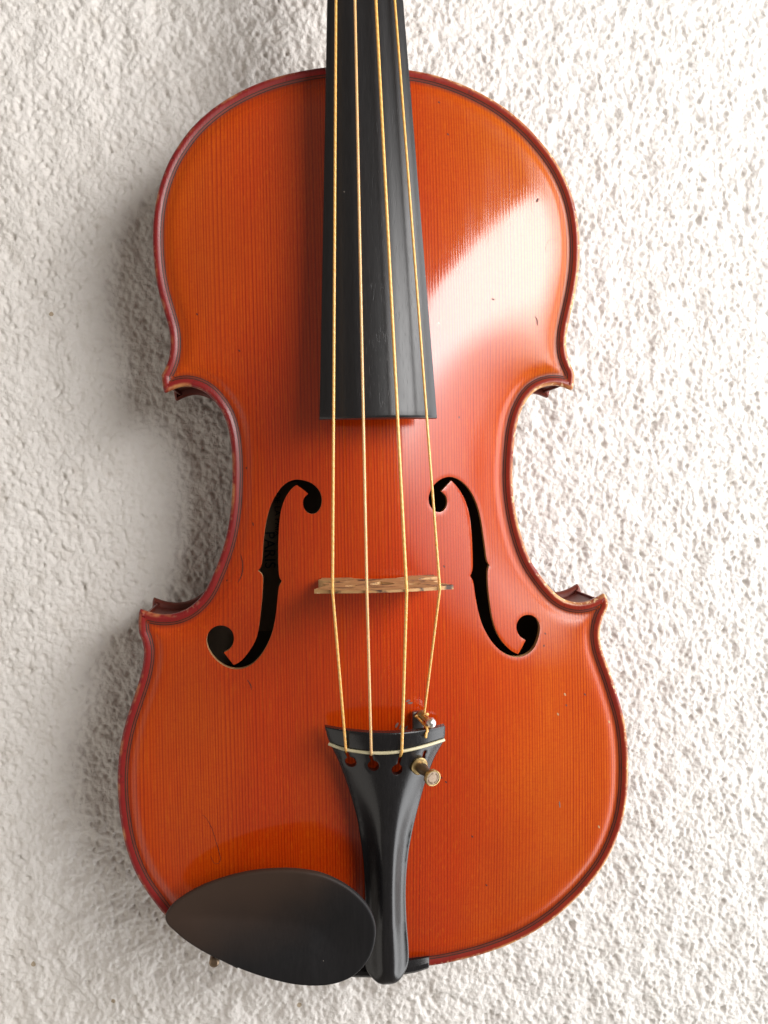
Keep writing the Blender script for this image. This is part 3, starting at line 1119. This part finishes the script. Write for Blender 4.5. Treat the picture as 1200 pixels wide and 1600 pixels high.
def neck():
    # heel block, neck shaft and a plain scrolled head; mostly above the top of the picture
    V, F = [], []
    ys = np.r_[YT - 3.5, YT + 2, YT + 8, YT + 16, np.linspace(YT + 28, YNUT + 2, 12)]
    nu = 20
    for y in ys:
        xl, xr = board_edges(y)
        xc, w = (xl + xr) / 2, (xr - xl) / 2 - 0.4
        zt = board_z(max(y, FB_Y)) - (42 - math.sqrt(42 ** 2 - w * w)) - 4.4
        dep = np.interp(y - YT, [-4, 2, 8, 16, 28, YNUT - YT], [31 + zt, 31 + zt, 26 + zt, 19, 15, 12.5])
        for k in range(nu):
            a = math.pi * k / (nu - 1)
            V.append((xc + w * math.cos(a), y, zt - dep * abs(math.sin(a)) ** 0.75))
    for i in range(len(ys) - 1):
        for k in range(nu):
            F.append((i * nu + k, i * nu + (k + 1) % nu, (i + 1) * nu + (k + 1) % nu, (i + 1) * nu + k))
    F += [tuple(range(nu)), tuple((len(ys) - 1) * nu + k for k in range(nu))]
    nk = build('neck', V, F, M_RIB, violin, sharp=50)
    # peg box and scroll: a tapering spiral bar
    path, rad = [], []
    for t in np.linspace(0, 1, 26):
        path.append((t * 66, 2 - 14 * t - 8 * math.sin(t * 3.0)))
        rad.append(12.5 - 5.0 * t)
    c = np.array(path[-1]) + np.array([4.0, -11.5])
    for a in np.linspace(0, 4.2 * math.pi, 90)[1:]:
        r = 12.2 * (1 - a / (4.9 * math.pi))
        path.append((c[0] - 4.0 * (1 - a / 13.2) + r * math.sin(a), c[1] + r * math.cos(a)))
        rad.append(7.5 + 3.5 * min(1, a / 9))
    V, F = [], []
    for k, ((yy, zz), r) in enumerate(zip(path, rad)):
        h = 5.5 if k > 25 else 8.5 - 3.0 * k / 25
        h = h * (1.0 if k < 40 else max(0.35, 1 - (k - 40) / 90))
        nxt = np.array(path[min(k + 1, len(path) - 1)]) - np.array(path[max(k - 1, 0)])
        nxt = nxt / (np.linalg.norm(nxt) + 1e-9)
        nn = np.array([-nxt[1], nxt[0]])
        for sx, sn in ((-1, 0.8), (-0.8, 1), (0.8, 1), (1, 0.8), (1, -0.8), (0.8, -1), (-0.8, -1), (-1, -0.8)):
            V.append((sx * r, YNUT + 3 + yy + nn[0] * sn * h * 0.6, zz - 6 + nn[1] * sn * h * 0.6))
    for i in range(len(path) - 1):
        for k in range(8):
            F.append((i * 8 + k, i * 8 + (k + 1) % 8, (i + 1) * 8 + (k + 1) % 8, (i + 1) * 8 + k))
    F += [tuple(range(8)), tuple((len(path) - 1) * 8 + k for k in range(8))]
    build('scroll', V, F, M_RIB, nk, sharp=50)
    for k, (yy, sx) in enumerate(((14, -1), (24, 1), (36, -1), (46, 1))):
        build('tuning_peg', *lathe((-sx * 12, YNUT + 3 + yy, -9 - yy * 0.22), (sx, 0, 0), [(0, 3.2), (1, 3.5), (26, 4.2), (27, 5.0), (29, 4.0), (33, 5.5), (40, 8.0), (46, 6.0), (48, 2)], 16), M_BOARD, nk, sharp=50)


neck()


# ------------------------------------------------------------------ bridge
def bridge():
    ytop = YBR
    feet_l, feet_r = on_front([(502, 902)])[0], on_front([(678, 902)])[0]
    yb = (feet_l[1] + feet_r[1]) / 2
    top_l = unproj([(491, 925)], 38.4)[0]
    top_r = unproj([(709, 920)], 38.4)[0]
    xc_t = (top_l[0] + top_r[0]) / 2
    wt = (top_r[0] - top_l[0]) / 2
    xc_f = (feet_l[0] + feet_r[0]) / 2
    wf = (feet_r[0] - feet_l[0]) / 2
    zf = float(front_z(np.array([[xc_f, yb]]))[0])

    zs_ = np.interp
    sx = np.array([-1.0] + list((SB[:, 0] - xc_t) / wt) + [1.0])
    sz = np.array([38.4] + list(ZB - 0.5) + [38.4])
    co = np.polyfit(sx, sz, 4)
    prof = []
    for u in np.linspace(-1, 1, 41):
        prof.append((u * wt + xc_t, float(np.polyval(co, u))))
    right = [(0.985, 37.6), (0.90, 34.0), (0.80, 30.6), (0.76, 28.5), (0.84, 26.6), (0.86, 24.6), (0.74, 23.2), (0.60, 22.6), (0.58, 21.0), (0.64, 19.2), (0.80, 17.6), (0.92, 16.2)]
    foot = []
    for s, z in right:
        foot.append((xc_t + s * wt, z))
    zl = lambda x: float(front_z(np.array([[x, yb]]))[0]) + 0.02
    f1 = [(xc_f + wf, 13.6), (xc_f + wf, zl(xc_f + wf)), (xc_f + wf * 0.75, zl(xc_f + wf * .75)), (xc_f + wf * 0.48, zl(xc_f + wf * .48)),
          (xc_f + wf * 0.46, zl(xc_f) + 1.6), (xc_f + wf * 0.30, zl(xc_f) + 4.2), (xc_f, zl(xc_f) + 5.4)]
    f2 = [(2 * xc_f - x, z) for x, z in f1[:-1]][::-1]
    f2 = [(x, zl(x)) if i in (2, 3, 4) else (x, z) for i, (x, z) in enumerate(f2)]
    left = [(2 * xc_t - x, z) for x, z in foot][::-1]
    poly = np.array(prof + foot + f1 + f2 + left)
    poly = resample(poly, 0.9, True)
    # heart and the two side openings
    ha = np.linspace(0, 2 * math.pi, 26, endpoint=False)
    heart = np.stack([xc_t + 4.6 * np.sin(ha) ** 3, 29.5 + 0.30 * (13 * np.cos(ha) - 5 * np.cos(2 * ha) - 2 * np.cos(3 * ha))], 1)
    holes = [heart]
    for s in (-1, 1):
        holes.append(np.stack([xc_t + s * wt * 0.46 + 2.3 * np.cos(ha), 33.2 + 1.5 * np.sin(ha)], 1))
    xy, tri, loops = cdt_sheet(poly, holes, np.zeros((0, 2)), None)

    def yat(z, s):
        f = np.clip((z - zf) / (ZB.max() - zf), 0, 1)
        yc = (yb - 1.6) + (ytop - (yb - 1.6)) * f
        return yc + s * (2.0 * (1 - f) + 0.42 * f)
    n = len(xy)
    V = [(x, yat(z, 1), z) for x, z in xy] + [(x, yat(z, -1), z) for x, z in xy]
    F = [tuple(t) for t in tri] + [tuple(int(i) + n for i in t[::-1]) for t in tri]
    for lp in loops:
        for i in range(len(lp)):
            a, b = lp[i], lp[(i + 1) % len(lp)]
            F.append((a, b, b + n, a + n))
    build('bridge', V, F, M_BRIDGE, violin, sharp=35)


bridge()


# ------------------------------------------------------------------ tailpiece
TPY0 = unproj([(602, 1145)], 27.5)[0][1]        # upper end
TPY1 = unproj([(604, 1537.5)], 8.3)[0][1]      # lower end


def tp_c(y):
    return np.interp(y, [TPY1, TPY1 + 25, TPY0], [12.5, 14.5, 28.0])


def tp_amp(y):
    return np.interp(y, [TPY1, TPY1 + 10, TPY0 - 45, TPY0 - 14, TPY0], [4.2, 4.6, 5.0, 8.2, 8.8])


def side_pts(px):
    out = []
    for p in px:
        y = -150.0
        for _ in range(8):
            q = unproj([p], float(tp_c(y) - tp_amp(y)))[0]
            y = q[1]
        out.append(q[:2])
    return np.array(out)


TR = side_pts([(696, 1134.5), (695, 1155), (687, 1170), (677.5, 1188), (665, 1222), (655, 1257), (645.5, 1294), (639.5, 1325), (636, 1355), (634.2, 1385),
               (634.2, 1412), (636, 1450), (638.3, 1478), (638.6, 1503), (634, 1518), (622, 1531.5)])
TL = side_pts([(507.5, 1136), (513, 1157), (520.5, 1172), (531, 1195), (541, 1222), (550, 1250), (558.5, 1282), (564, 1315), (568, 1345), (570, 1375),
               (571, 1405), (570.5, 1440), (569, 1475), (569.5, 1503), (574, 1519), (587, 1532)])


def tailpiece():
    cr, cl = catmull(TR, 0.8), catmull(TL, 0.8)
    bot = np.array([[(TR[-1, 0] + TL[-1, 0]) / 2, TPY1]])
    topl = np.linspace(cl[0], cr[0], 40)
    rim_ = np.vstack([cr, bot + [3.0, 0.55], bot, bot + [-3.0, 0.55], cl[::-1]])
    rim_ = smooth_open(resample(catmull(rim_[::2] if len(rim_) % 2 else np.vstack([rim_[:-1:2], rim_[-1:]]), 0.5), 0.5), 3.0)
    outl = resample(np.vstack([topl[1:-1], rim_]), 0.5, True)
    # left / right limits by height on the body, for the cross section
    yy = np.linspace(TPY1 - 1, TPY0 + 3, 300)
    sr, sl = np.argsort(cr[:, 1]), np.argsort(cl[:, 1])

    def cw(y):
        a = np.interp(y, cl[sl, 1], cl[sl, 0])
        b = np.interp(y, cr[sr, 1], cr[sr, 0])
        return (a + b) / 2, (b - a) / 2

    def zt(xy):
        xc, w = cw(np.maximum(xy[:, 1], TPY1 + 9.0))
        u = np.clip(np.abs(xy[:, 0] - xc) / np.maximum(w, 1), 0, 1.05)
        mixu = sstep(xy[:, 1], TPY0 - 50, TPY0 - 12)
        pa = 1 - u * u
        pb = 1 - sstep(u, 0.14, 0.98)
        p = pb * (1 - mixu) + pa * mixu
        amp = tp_amp(xy[:, 1])
        t = np.clip((xy[:, 1] - TPY1) / 9.0, 0, 1)
        return tp_c(xy[:, 1]) - amp * (1 - p * np.sqrt(1 - (1 - t) ** 2))

    # key-hole string slots
    def on_tp(px):
        px = np.atleast_2d(px)
        z = np.full(len(px), 22.0)
        for _ in range(6):
            q = unproj(px, z)
            z = zt(q[:, :2])
        return unproj(px, z)
    holes = []
    for hx, hy, sxx, syy in ((548, 1191, 541, 1175), (583.5, 1197, 579, 1180), (620.5, 1203, 626.5, 1180), (657, 1200, 664.5, 1174)):
        c = on_tp([(hx, hy)])[0][:2]
        s = on_tp([(sxx, syy)])[0][:2]
        dv = (s - c) / np.linalg.norm(s - c)
        pv = np.array([-dv[1], dv[0]])
        R, h = 2.1, 0.6
        a0 = math.asin(h / R)
        ang = np.linspace(a0, 2 * math.pi - a0, 22)
        loop = [c + R * (math.cos(a) * dv + math.sin(a) * pv) for a in ang]
        loop += [s - h * pv, s + 0.3 * dv, s + h * pv]
        holes.append(resample(np.array(loop), 0.45, True))
    gx, gy = np.meshgrid(np.arange(-24, 26, 0.8), np.arange(TPY1, TPY0 + 1, 0.9))
    P = np.stack([gx.ravel(), gy.ravel()], 1)
    P = P[inside(P, outl)]
    P = P[dist_to(P, outl) > 1.15]
    for h in holes:
        P = P[(dist_to(P, h) > 0.4) & ~inside(P, h)]
    n = normals_in(outl)
    P = np.vstack([P, outl + n * 0.15, outl + n * 0.35, outl + n * 0.7])
    xy, tri, loops = cdt_sheet(outl, holes, P, None)
    d = dist_to(xy, outl)
    z = zt(xy) - 0.35 * np.clip(1 - d / 0.7, 0, 1) ** 2
    dh = np.min([dist_to(xy, h) for h in holes], 0)
    z = z - 0.25 * np.exp(-(dh / 0.35) ** 2)
    V = list(np.c_[xy, z])
    F = [tuple(t) for t in tri]
    N = len(xy)
    zb = zt(xy) - np.interp(xy[:, 1], [TPY1, TPY0], [4.5, 3.6])
    V += list(np.c_[xy, zb])
    F += [tuple(int(i) + N for i in t[::-1]) for t in tri]
    for lp in loops:
        for i in range(len(lp)):
            a, b = lp[i], lp[(i + 1) % len(lp)]
            F.append((a, b, b + N, a + N))
    tp = build('tailpiece', np.array(V), F, M_TAIL, violin, sharp=42)
    # the pale bar under the strings
    bar = []
    for px in ((514, 1162), (535, 1169.5), (560, 1174), (585, 1176), (610, 1175.5), (635, 1172), (660, 1166), (680, 1160), (693.5, 1155.5)):
        bar.append(on_tp([px])[0])
    bar = catmull(np.array(bar), 0.8)
    bar[:, 2] = zt(bar[:, :2]) + 0.45
    build('string_bar', *tube(bar, 0.62, 8), M_FRET, tp, sharp=60)
    return tp, zt, on_tp


tailp, tp_z, on_tp = tailpiece()


# ------------------------------------------------------------------ strings
def make_string(path, r, mat, tw):
    path = resample(path, 0.8)
    V, F = tube(path, r, 10)
    s = np.repeat(np.arange(len(path)) * 0.8, 10)
    k = np.tile(np.arange(10), len(path))
    me = build('string', V, F, mat, violin, attrs={'twist': s * tw + 2 * math.pi * k / 10 * 1.0})
    return me


RAD = [0.50, 0.50, 0.55, 0.46]
MATS = [M_GUT_A, M_GUT_B, M_GUT_A, M_GUT_A]
TWS = [2.4, 1.2, 2.4, 2.0]
TIE = [(541.5, 1176), (580.5, 1181), (625.5, 1183)]
FRETP = [(540, 1169), (579.5, 1174), (627, 1173)]
post_top = None
TUNER_Z = 21.0
for i in range(4):
    dirv = (ST[i] - SB[i]) / np.linalg.norm(ST[i] - SB[i])
    far = SB[i] + dirv * ((YNUT + 2 - SB[i, 1]) / dirv[1])
    far[2] = max(far[2], ZNUT[i] - 0.6)
    b = SB[i] + np.array([0, 0, RAD[i]])
    if i < 3:
        f = on_tp([FRETP[i]])[0] + np.array([0, 0, 1.5])
        t = on_tp([TIE[i]])[0] + np.array([0, 0, -1.2])
        pts = [far, b + dirv * 3, b, b + (f - b) * 0.03, f, t]
        core = [far, b, f]
        path = np.vstack([resample(np.array([far, b + dirv * 2]), 2.0), [b + dirv * 0.8 + [0, 0, -0.02]], [b], resample(np.array([b + (f - b) * 0.03, f - (f - b) * 0.02]), 2.0), [f], (f + t) / 2 + [0, 0, 0.25], [t]])
    else:
        post = unproj([(664.5, 1121)], TUNER_Z)[0]
        post_top = post
        e = post + np.array([-0.4, 1.6, 0.3])
        path = np.vstack([resample(np.array([far, b + dirv * 2]), 2.0), [b], resample(np.array([b + (e - b) * 0.03, e]), 2.0)])
    make_string(path, RAD[i], MATS[i], TWS[i])


# ------------------------------------------------------------------ fine tuner on the top string
def fine_tuner():
    root = bpy.data.objects.new('fine_tuner', None)
    COL.objects.link(root)
    root.parent = violin
    # steel lever coming up from under the tailpiece
    q = [unproj([p], TUNER_Z - 7)[0] for p in ((645, 1113), (659, 1111.5), (664, 1150), (645, 1150))]
    V = [tuple(p) for p in q] + [(p[0], p[1], p[2] - 2.2) for p in q]
    F = [(0, 1, 2, 3), (4, 5, 6, 7)] + [(k, (k + 1) % 4, 4 + (k + 1) % 4, 4 + k) for k in range(4)]
    lv = build('lever', V, F, M_STEEL, root, smooth=False)
    bv = lv.modifiers.new('bevel', 'BEVEL')
    bv.width = 0.35 * MM
    bv.segments = 2
    # post with a bright ball end, the string looped round it
    ball = unproj([(673, 1129.5)], TUNER_Z + 1.5)[0]
    base = unproj([(658, 1117)], TUNER_Z - 6.5)[0]
    ax = ball - base
    L = np.linalg.norm(ax)
    build('post', *lathe(base, ax, [(0, 2.0), (1.0, 2.0), (1.6, 1.3), (L - 0.5, 1.3)], 16), M_BRASS, root, sharp=50)
    prof = [(L + 2.05 * math.sin(a), max(0.05, 2.05 * math.cos(a))) for a in np.linspace(-1.5, 1.5, 14)]
    build('ball', *lathe(base, ax, prof, 20), M_SILVER, root)
    ax /= L
    u = np.cross(ax, [0, 1, 0.2])
    u /= np.linalg.norm(u)
    w = np.cross(ax, u)
    c = base + ax * (L * 0.52)
    loop = [c + 2.6 * (math.cos(a) * u + math.sin(a) * w) + ax * (a * 0.10) for a in np.linspace(0, 2 * math.pi * 1.15, 40)]
    lp = tube(np.array(loop), 0.52, 8)
    e = post_top + np.array([-0.4, 1.6, 0.3])
    tie = tube(resample(np.array([e, c + 2.2 * w, c + 2.3 * u]), 0.6), 0.5, 8)
    tail0 = unproj([(667.0, 1138)], TUNER_Z + 2.5)[0]
    tail1 = unproj([(665.0, 1153)], float(on_tp([(665, 1153)])[0][2]) + 1.2)[0]
    mid = (tail0 + tail1) / 2
    tl = tube(catmull(np.array([c + 2.2 * u + ax, tail0, mid, tail1]), 0.7), 0.5, 8)
    V, F = join(lp, tie, tl)
    build('string_loop', V, F, M_GUT_A, root, attrs={'twist': np.arange(len(V)) * 0.35})
    # adjusting screw: knurled collar, waisted shaft and a flat round head
    z0 = on_tp([(652, 1198)])[0]
    b0 = unproj([(653.5, 1195.5)], z0[2] + 0.4)[0]
    hd = unproj([(677, 1216.5)], z0[2] + 11.5)[0]
    a = hd - b0
    LL = np.linalg.norm(a)
    build('collar', *lathe(b0, a, [(-0.6, 2.9), (0.0, 3.3), (1.2, 3.35), (1.6, 3.0), (1.7, 2.1)], 30), M_BRASS, root, sharp=40)
    build('shaft', *lathe(b0, a, [(1.6, 2.0), (3.6, 2.15), (5.0, 1.9), (6.5, 1.55), (LL - 2.2, 1.5), (LL - 1.6, 1.9)], 24), M_BRASS_DARK, root, sharp=50)
    head = build('screw_head', *lathe(b0, a, [(LL - 1.9, 2.7), (LL - 1.5, 3.05), (LL - 0.3, 3.12), (LL, 3.0), (LL + 0.05, 2.7), (LL - 0.14, 2.55), (LL - 0.3, 2.4)], 36), M_BRASS, root, sharp=30)
    build('screw_face', *lathe(b0, a, [(LL - 0.5, 2.5), (LL - 0.16, 2.5), (LL - 0.14, 1.0), (LL - 0.12, 0.2)], 32), M_FACE, root, sharp=30)
    a = a / np.linalg.norm(a)
    u = np.cross(a, [0, 1, 0])
    u /= np.linalg.norm(u)
    w = np.cross(u, a)
    parts = []
    rs = random.Random(3)
    for k in range(22):                       # worn stamping round the head, no longer readable
        if k in (6, 7, 16):
            continue
        t = 2 * math.pi * k / 22
        p = b0 + a * (LL - 0.16) + 1.9 * (math.cos(t) * u + math.sin(t) * w)
        rd = math.cos(t) * u + math.sin(t) * w
        tg = -math.sin(t) * u + math.cos(t) * w
        s1, s2 = rs.uniform(0.08, 0.2), rs.uniform(0.15, 0.32)
        Vq = [p + sx * s1 * tg + sy * s2 * rd + a * h for h in (0, 0.1) for sx, sy in ((-1, -1), (1, -1), (1, 1), (-1, 1))]
        parts.append((Vq, [(0, 1, 2, 3), (4, 5, 6, 7), (0, 1, 5, 4), (1, 2, 6, 5), (2, 3, 7, 6), (3, 0, 4, 7)]))
    V, F = join(*parts)
    build('stamped_marks', V, F, M_BRASS_DARK, root, smooth=False)


fine_tuner()


# ------------------------------------------------------------------ saddle, tail gut, end button
def saddle():
    xr = unproj([(671, 1505)], 1.0)[0]
    hw = xr[0]
    yb = OUT[np.abs(OUT[:, 0]) < 25][:, 1].min()
    low = OUT[(OUT[:, 1] < yb + 12) & (np.abs(OUT[:, 0]) < 30)]
    low = low[np.argsort(low[:, 0])]
    BX, BY = low[:, 0], low[:, 1]
    V, F = [], []
    for x, h in ((-hw, 0.4), (-hw + 0.5, 1.2), (-hw + 6, 2.6), (0, 3.6), (hw - 6, 2.6), (hw - 0.5, 0.9), (hw, 0.3)):
        y0 = float(np.interp(x, BX, BY))
        V += [(x, y0 - 0.3, -3.5), (x, y0 - 0.3, h - 0.8), (x, y0 + 0.8, h), (x, y0 + 2.4, h - 0.2), (x, y0 + 4.3, max(0.1, h * 0.2)), (x, y0 + 4.6, -3.5)]
    for i in range(6):
        for k in range(6):
            F.append((i * 6 + k, i * 6 + (k + 1) % 6, (i + 1) * 6 + (k + 1) % 6, (i + 1) * 6 + k))
    F += [tuple(range(6)), tuple(36 + k for k in range(6))]
    build('saddle', V, F, M_TAIL, violin, sharp=25)
    for s in (-1, 1):
        p = np.array([[s * 3.5, TPY1 + 14, 9.5], [s * 2.8, yb + 6, 6.2], [s * 2.6, yb + 1.2, 5.6], [s * 3.2, yb - 0.2, 3.0], [s * 2.6, yb - 0.3, -8], [s * 2.6, yb - 0.3, -15]])
        build('tail_gut', *tube(catmull(p, 0.8), 0.95, 8), M_BLACK, violin)
    build('end_button', *lathe((0, yb + 3.2, -18.5), (0, -1, 0), [(0, 3.8), (1.5, 5.2), (3.2, 4.6), (4.2, 4.2), (5.2, 5.6), (6.6, 5.4), (7.2, 3.0)], 24), M_TAIL, violin, sharp=50)


saddle()


# ------------------------------------------------------------------ chin rest
def chin_rest():
    px = np.array([(257.5, 1434.5), (262, 1424), (275, 1410), (299.5, 1394), (327.5, 1381), (362.5, 1370), (397.5, 1363), (436, 1360), (467.5, 1361), (499, 1366),
                   (527, 1377), (551.5, 1392.5), (572.5, 1413.5), (584.5, 1436), (588, 1460), (581.5, 1490), (565.5, 1515), (544.5, 1531), (516.5, 1540), (485, 1542),
                   (450, 1538), (408, 1527), (366, 1511.5), (327.5, 1494), (292.5, 1473), (271.5, 1455.5), (261, 1445)])

    def rim(x, y):
        # height of the rim: high beside the tailpiece, falling to the outer end
        return np.interp(x, [-92, -60, -30, 0], [15.5, 20.5, 26.0, 28.5])
    q = []
    for p in px:
        z = 22.0
        for _ in range(8):
            r = unproj([p], z)[0]
            z = float(rim(r[0], r[1]))
        q.append(r[:2])
    o = resample(catmull(np.array(q), 0.5, True), 0.9, True)
    n = normals_in(o)
    cx, cy = o.mean(0)
    rings = [(0.0, -1.2), (0.12, -0.55), (0.45, -0.12), (0.95, 0.0), (1.6, -0.05)]
    gx, gy = np.meshgrid(np.arange(-96, 6, 1.5), np.arange(-210, -140, 1.5))
    P = np.stack([gx.ravel(), gy.ravel()], 1)
    P = P[inside(P, o)]
    P = P[dist_to(P, o) > 2.4]
    inner = o + n * 1.6
    xy, tri, loops = cdt_sheet(inner, [], P, None)
    d = dist_to(xy, o)
    bowl = 4.2 * sstep(d, 0.5, 26)
    z = rim(xy[:, 0], xy[:, 1]) - 0.05 - bowl
    V = list(np.c_[xy, z])
    F = [tuple(t) for t in tri]
    prev = loops[0]
    N = len(o)
    for dd, dz in ((0.95, 0.0), (0.45, -0.12), (0.12, -0.55), (0.0, -1.3), (0.1, -2.4), (0.9, -4.4), (3.0, -6.2), (7.0, -8.0), (11.0, -9.5)):
        p = o + n * dd
        b = len(V)
        V += list(np.c_[p, rim(p[:, 0], p[:, 1]) + dz])
        cur = list(range(b, b + N))
        F += [(prev[i], prev[(i + 1) % N], cur[(i + 1) % N], cur[i]) for i in range(N)]
        prev = cur
    cen = len(V)
    V.append((cx, cy, float(rim(cx, cy)) - 11.5))
    F += [(prev[i], prev[(i + 1) % N], cen) for i in range(N)]
    root = build('chin_rest', np.array(V), F, M_CHIN, violin, sharp=60)
    # foot resting on the edge of the front and the metal clamp gripping the back
    cl = unproj([(337, 1486)], 0.0)[0]
    i0 = np.argmin(np.linalg.norm(OUT - cl[:2], axis=1))
    for k, ii in enumerate(()):
        p, nn = OUT[ii % len(OUT)], OUTN[ii % len(OUT)]
        c = p + nn * 3.4
        build('clamp_screw', *tube(np.array([[c[0], c[1], 13.0], [c[0], c[1], -8], [c[0], c[1], BACK_Z - 4.5]]), 1.3, 12), M_STEEL, root)
        g = p + nn * 4.0
        build('clamp_foot', *tube(np.array([[c[0], c[1], BACK_Z - 5.2], [(c + g)[0] / 2, (c + g)[1] / 2, BACK_Z - 5.4], [g[0], g[1], BACK_Z - 5.2]]), 1.8, 10), M_STEEL, root)
    p, nn = OUT[i0], OUTN[i0]
    t = np.array([-nn[1], nn[0]])
    V, F = [], []
    for h, zz in ((7, 0.15), (7, 6), (8, 13.5)):
        for sx, sy in ((-1, 4.4), (1, 4.4), (1, 9.0), (-1, 9.0)):
            c = p + t * sx * h + nn * sy
            V.append((c[0], c[1], zz))
    for k in range(2):
        F += [(k * 4 + i, k * 4 + (i + 1) % 4, (k + 1) * 4 + (i + 1) % 4, (k + 1) * 4 + i) for i in range(4)]
    F += [(0, 1, 2, 3), (8, 9, 10, 11)]
    build('mount', V, F, M_CHIN, root, smooth=False)
    root['label'] = 'dark oval concave chin rest over the lower left edge'
    # knurled clamp barrel peeping out below
    b = unproj([(336, 1494.5)], 3.0)[0]
    build('clamp_barrel', *lathe((b[0], b[1], 8), (0, 0, -1), [(0, 1.3), (0.5, 1.9), (5, 1.9), (5.5, 1.3)], 16), M_BRASS_DARK, root, sharp=40)


chin_rest()


# ------------------------------------------------------------------ marks on the varnish
def mark(name, pxs, width, mat, lift=0.05):
    c = on_front(catmull(np.array(pxs, float), 1.5))
    t = np.gradient(c[:, :2], axis=0)
    t /= np.linalg.norm(t, axis=1)[:, None] + 1e-9
    nn = np.stack([-t[:, 1], t[:, 0]], 1)
    w = width * 0.5 * np.sqrt(np.clip(np.sin(np.linspace(0.12, math.pi - 0.12, len(c))), 0, 1))[:, None]
    a, b = c[:, :2] + nn * w, c[:, :2] - nn * w
    V = np.vstack([np.c_[a, front_z(a) + lift], np.c_[b, front_z(b) + lift]])
    n = len(c)
    F = [(i, i + 1, n + i + 1, n + i) for i in range(n - 1)]
    o = build(name, V, F, mat, top)
    flip_up(o)


mark('scratch', [(316, 1273), (322, 1278), (331, 1294), (337, 1313), (342, 1330), (344.5, 1342), (341, 1349), (334, 1347.5), (329, 1337)], 0.2, M_SCRATCH)
mark('scratch', [(386, 1062), (391, 1069), (393, 1078)], 0.35, M_SCRATCH)
mark('scratch', [(376, 866), (379, 880), (378, 897), (372, 910)], 0.45, M_SCRATCH)
mark('scratch', [(395, 816), (396, 822)], 0.45, M_SCRATCH)
mark('scratch', [(836, 494), (839, 500), (839.5, 509)], 0.5, M_SCRATCH)
mark('scratch', [(768, 467), (773, 468.5)], 0.6, M_SCRATCH)
mark('scratch', [(852, 393), (853, 384), (858, 376), (866, 374), (873, 373.5)], 0.10, M_SCRATCH)
mark('scratch', [(838, 316), (841, 310)], 0.9, M_SCRATCH)
mark('scratch', [(874, 1252), (875, 1262)], 0.5, M_SMUDGE)
for a in ([(634, 1096), (641, 1094)], [(637, 1099), (645, 1098)], [(618, 1137), (622, 1129)], [(624, 1139), (631, 1128)], [(632, 1140), (637, 1134)]):
    mark('rubbed_patch', a, 0.9, M_SMUDGE)
for a in ((308, 491), (374, 548), (256, 412), (700, 210), (686, 160), (914, 1085), (885, 1102), (760, 1383), (738, 1307), (697, 1222), (690, 1215), (694, 885), (852, 990)):
    mark('dent', [(a[0] - 1.2, a[1] - 1.6), (a[0] + 1.2, a[1] + 1.6)], 0.6, M_SCRATCH)
for a in ((936, 1292), (952, 1128), (872, 1116), (883, 1085)):
    mark('dent', [(a[0] - 1.4, a[1] - 2.2), (a[0] + 1.0, a[1] + 2.0)], 0.7, M_RAW)

# the back of the violin rests against the wall
for o in list(scene.objects):
    if o.name.startswith('stucco_wall'):
        o.location.y = -(ZMIN - 1.0 - WALL_Z) * MM
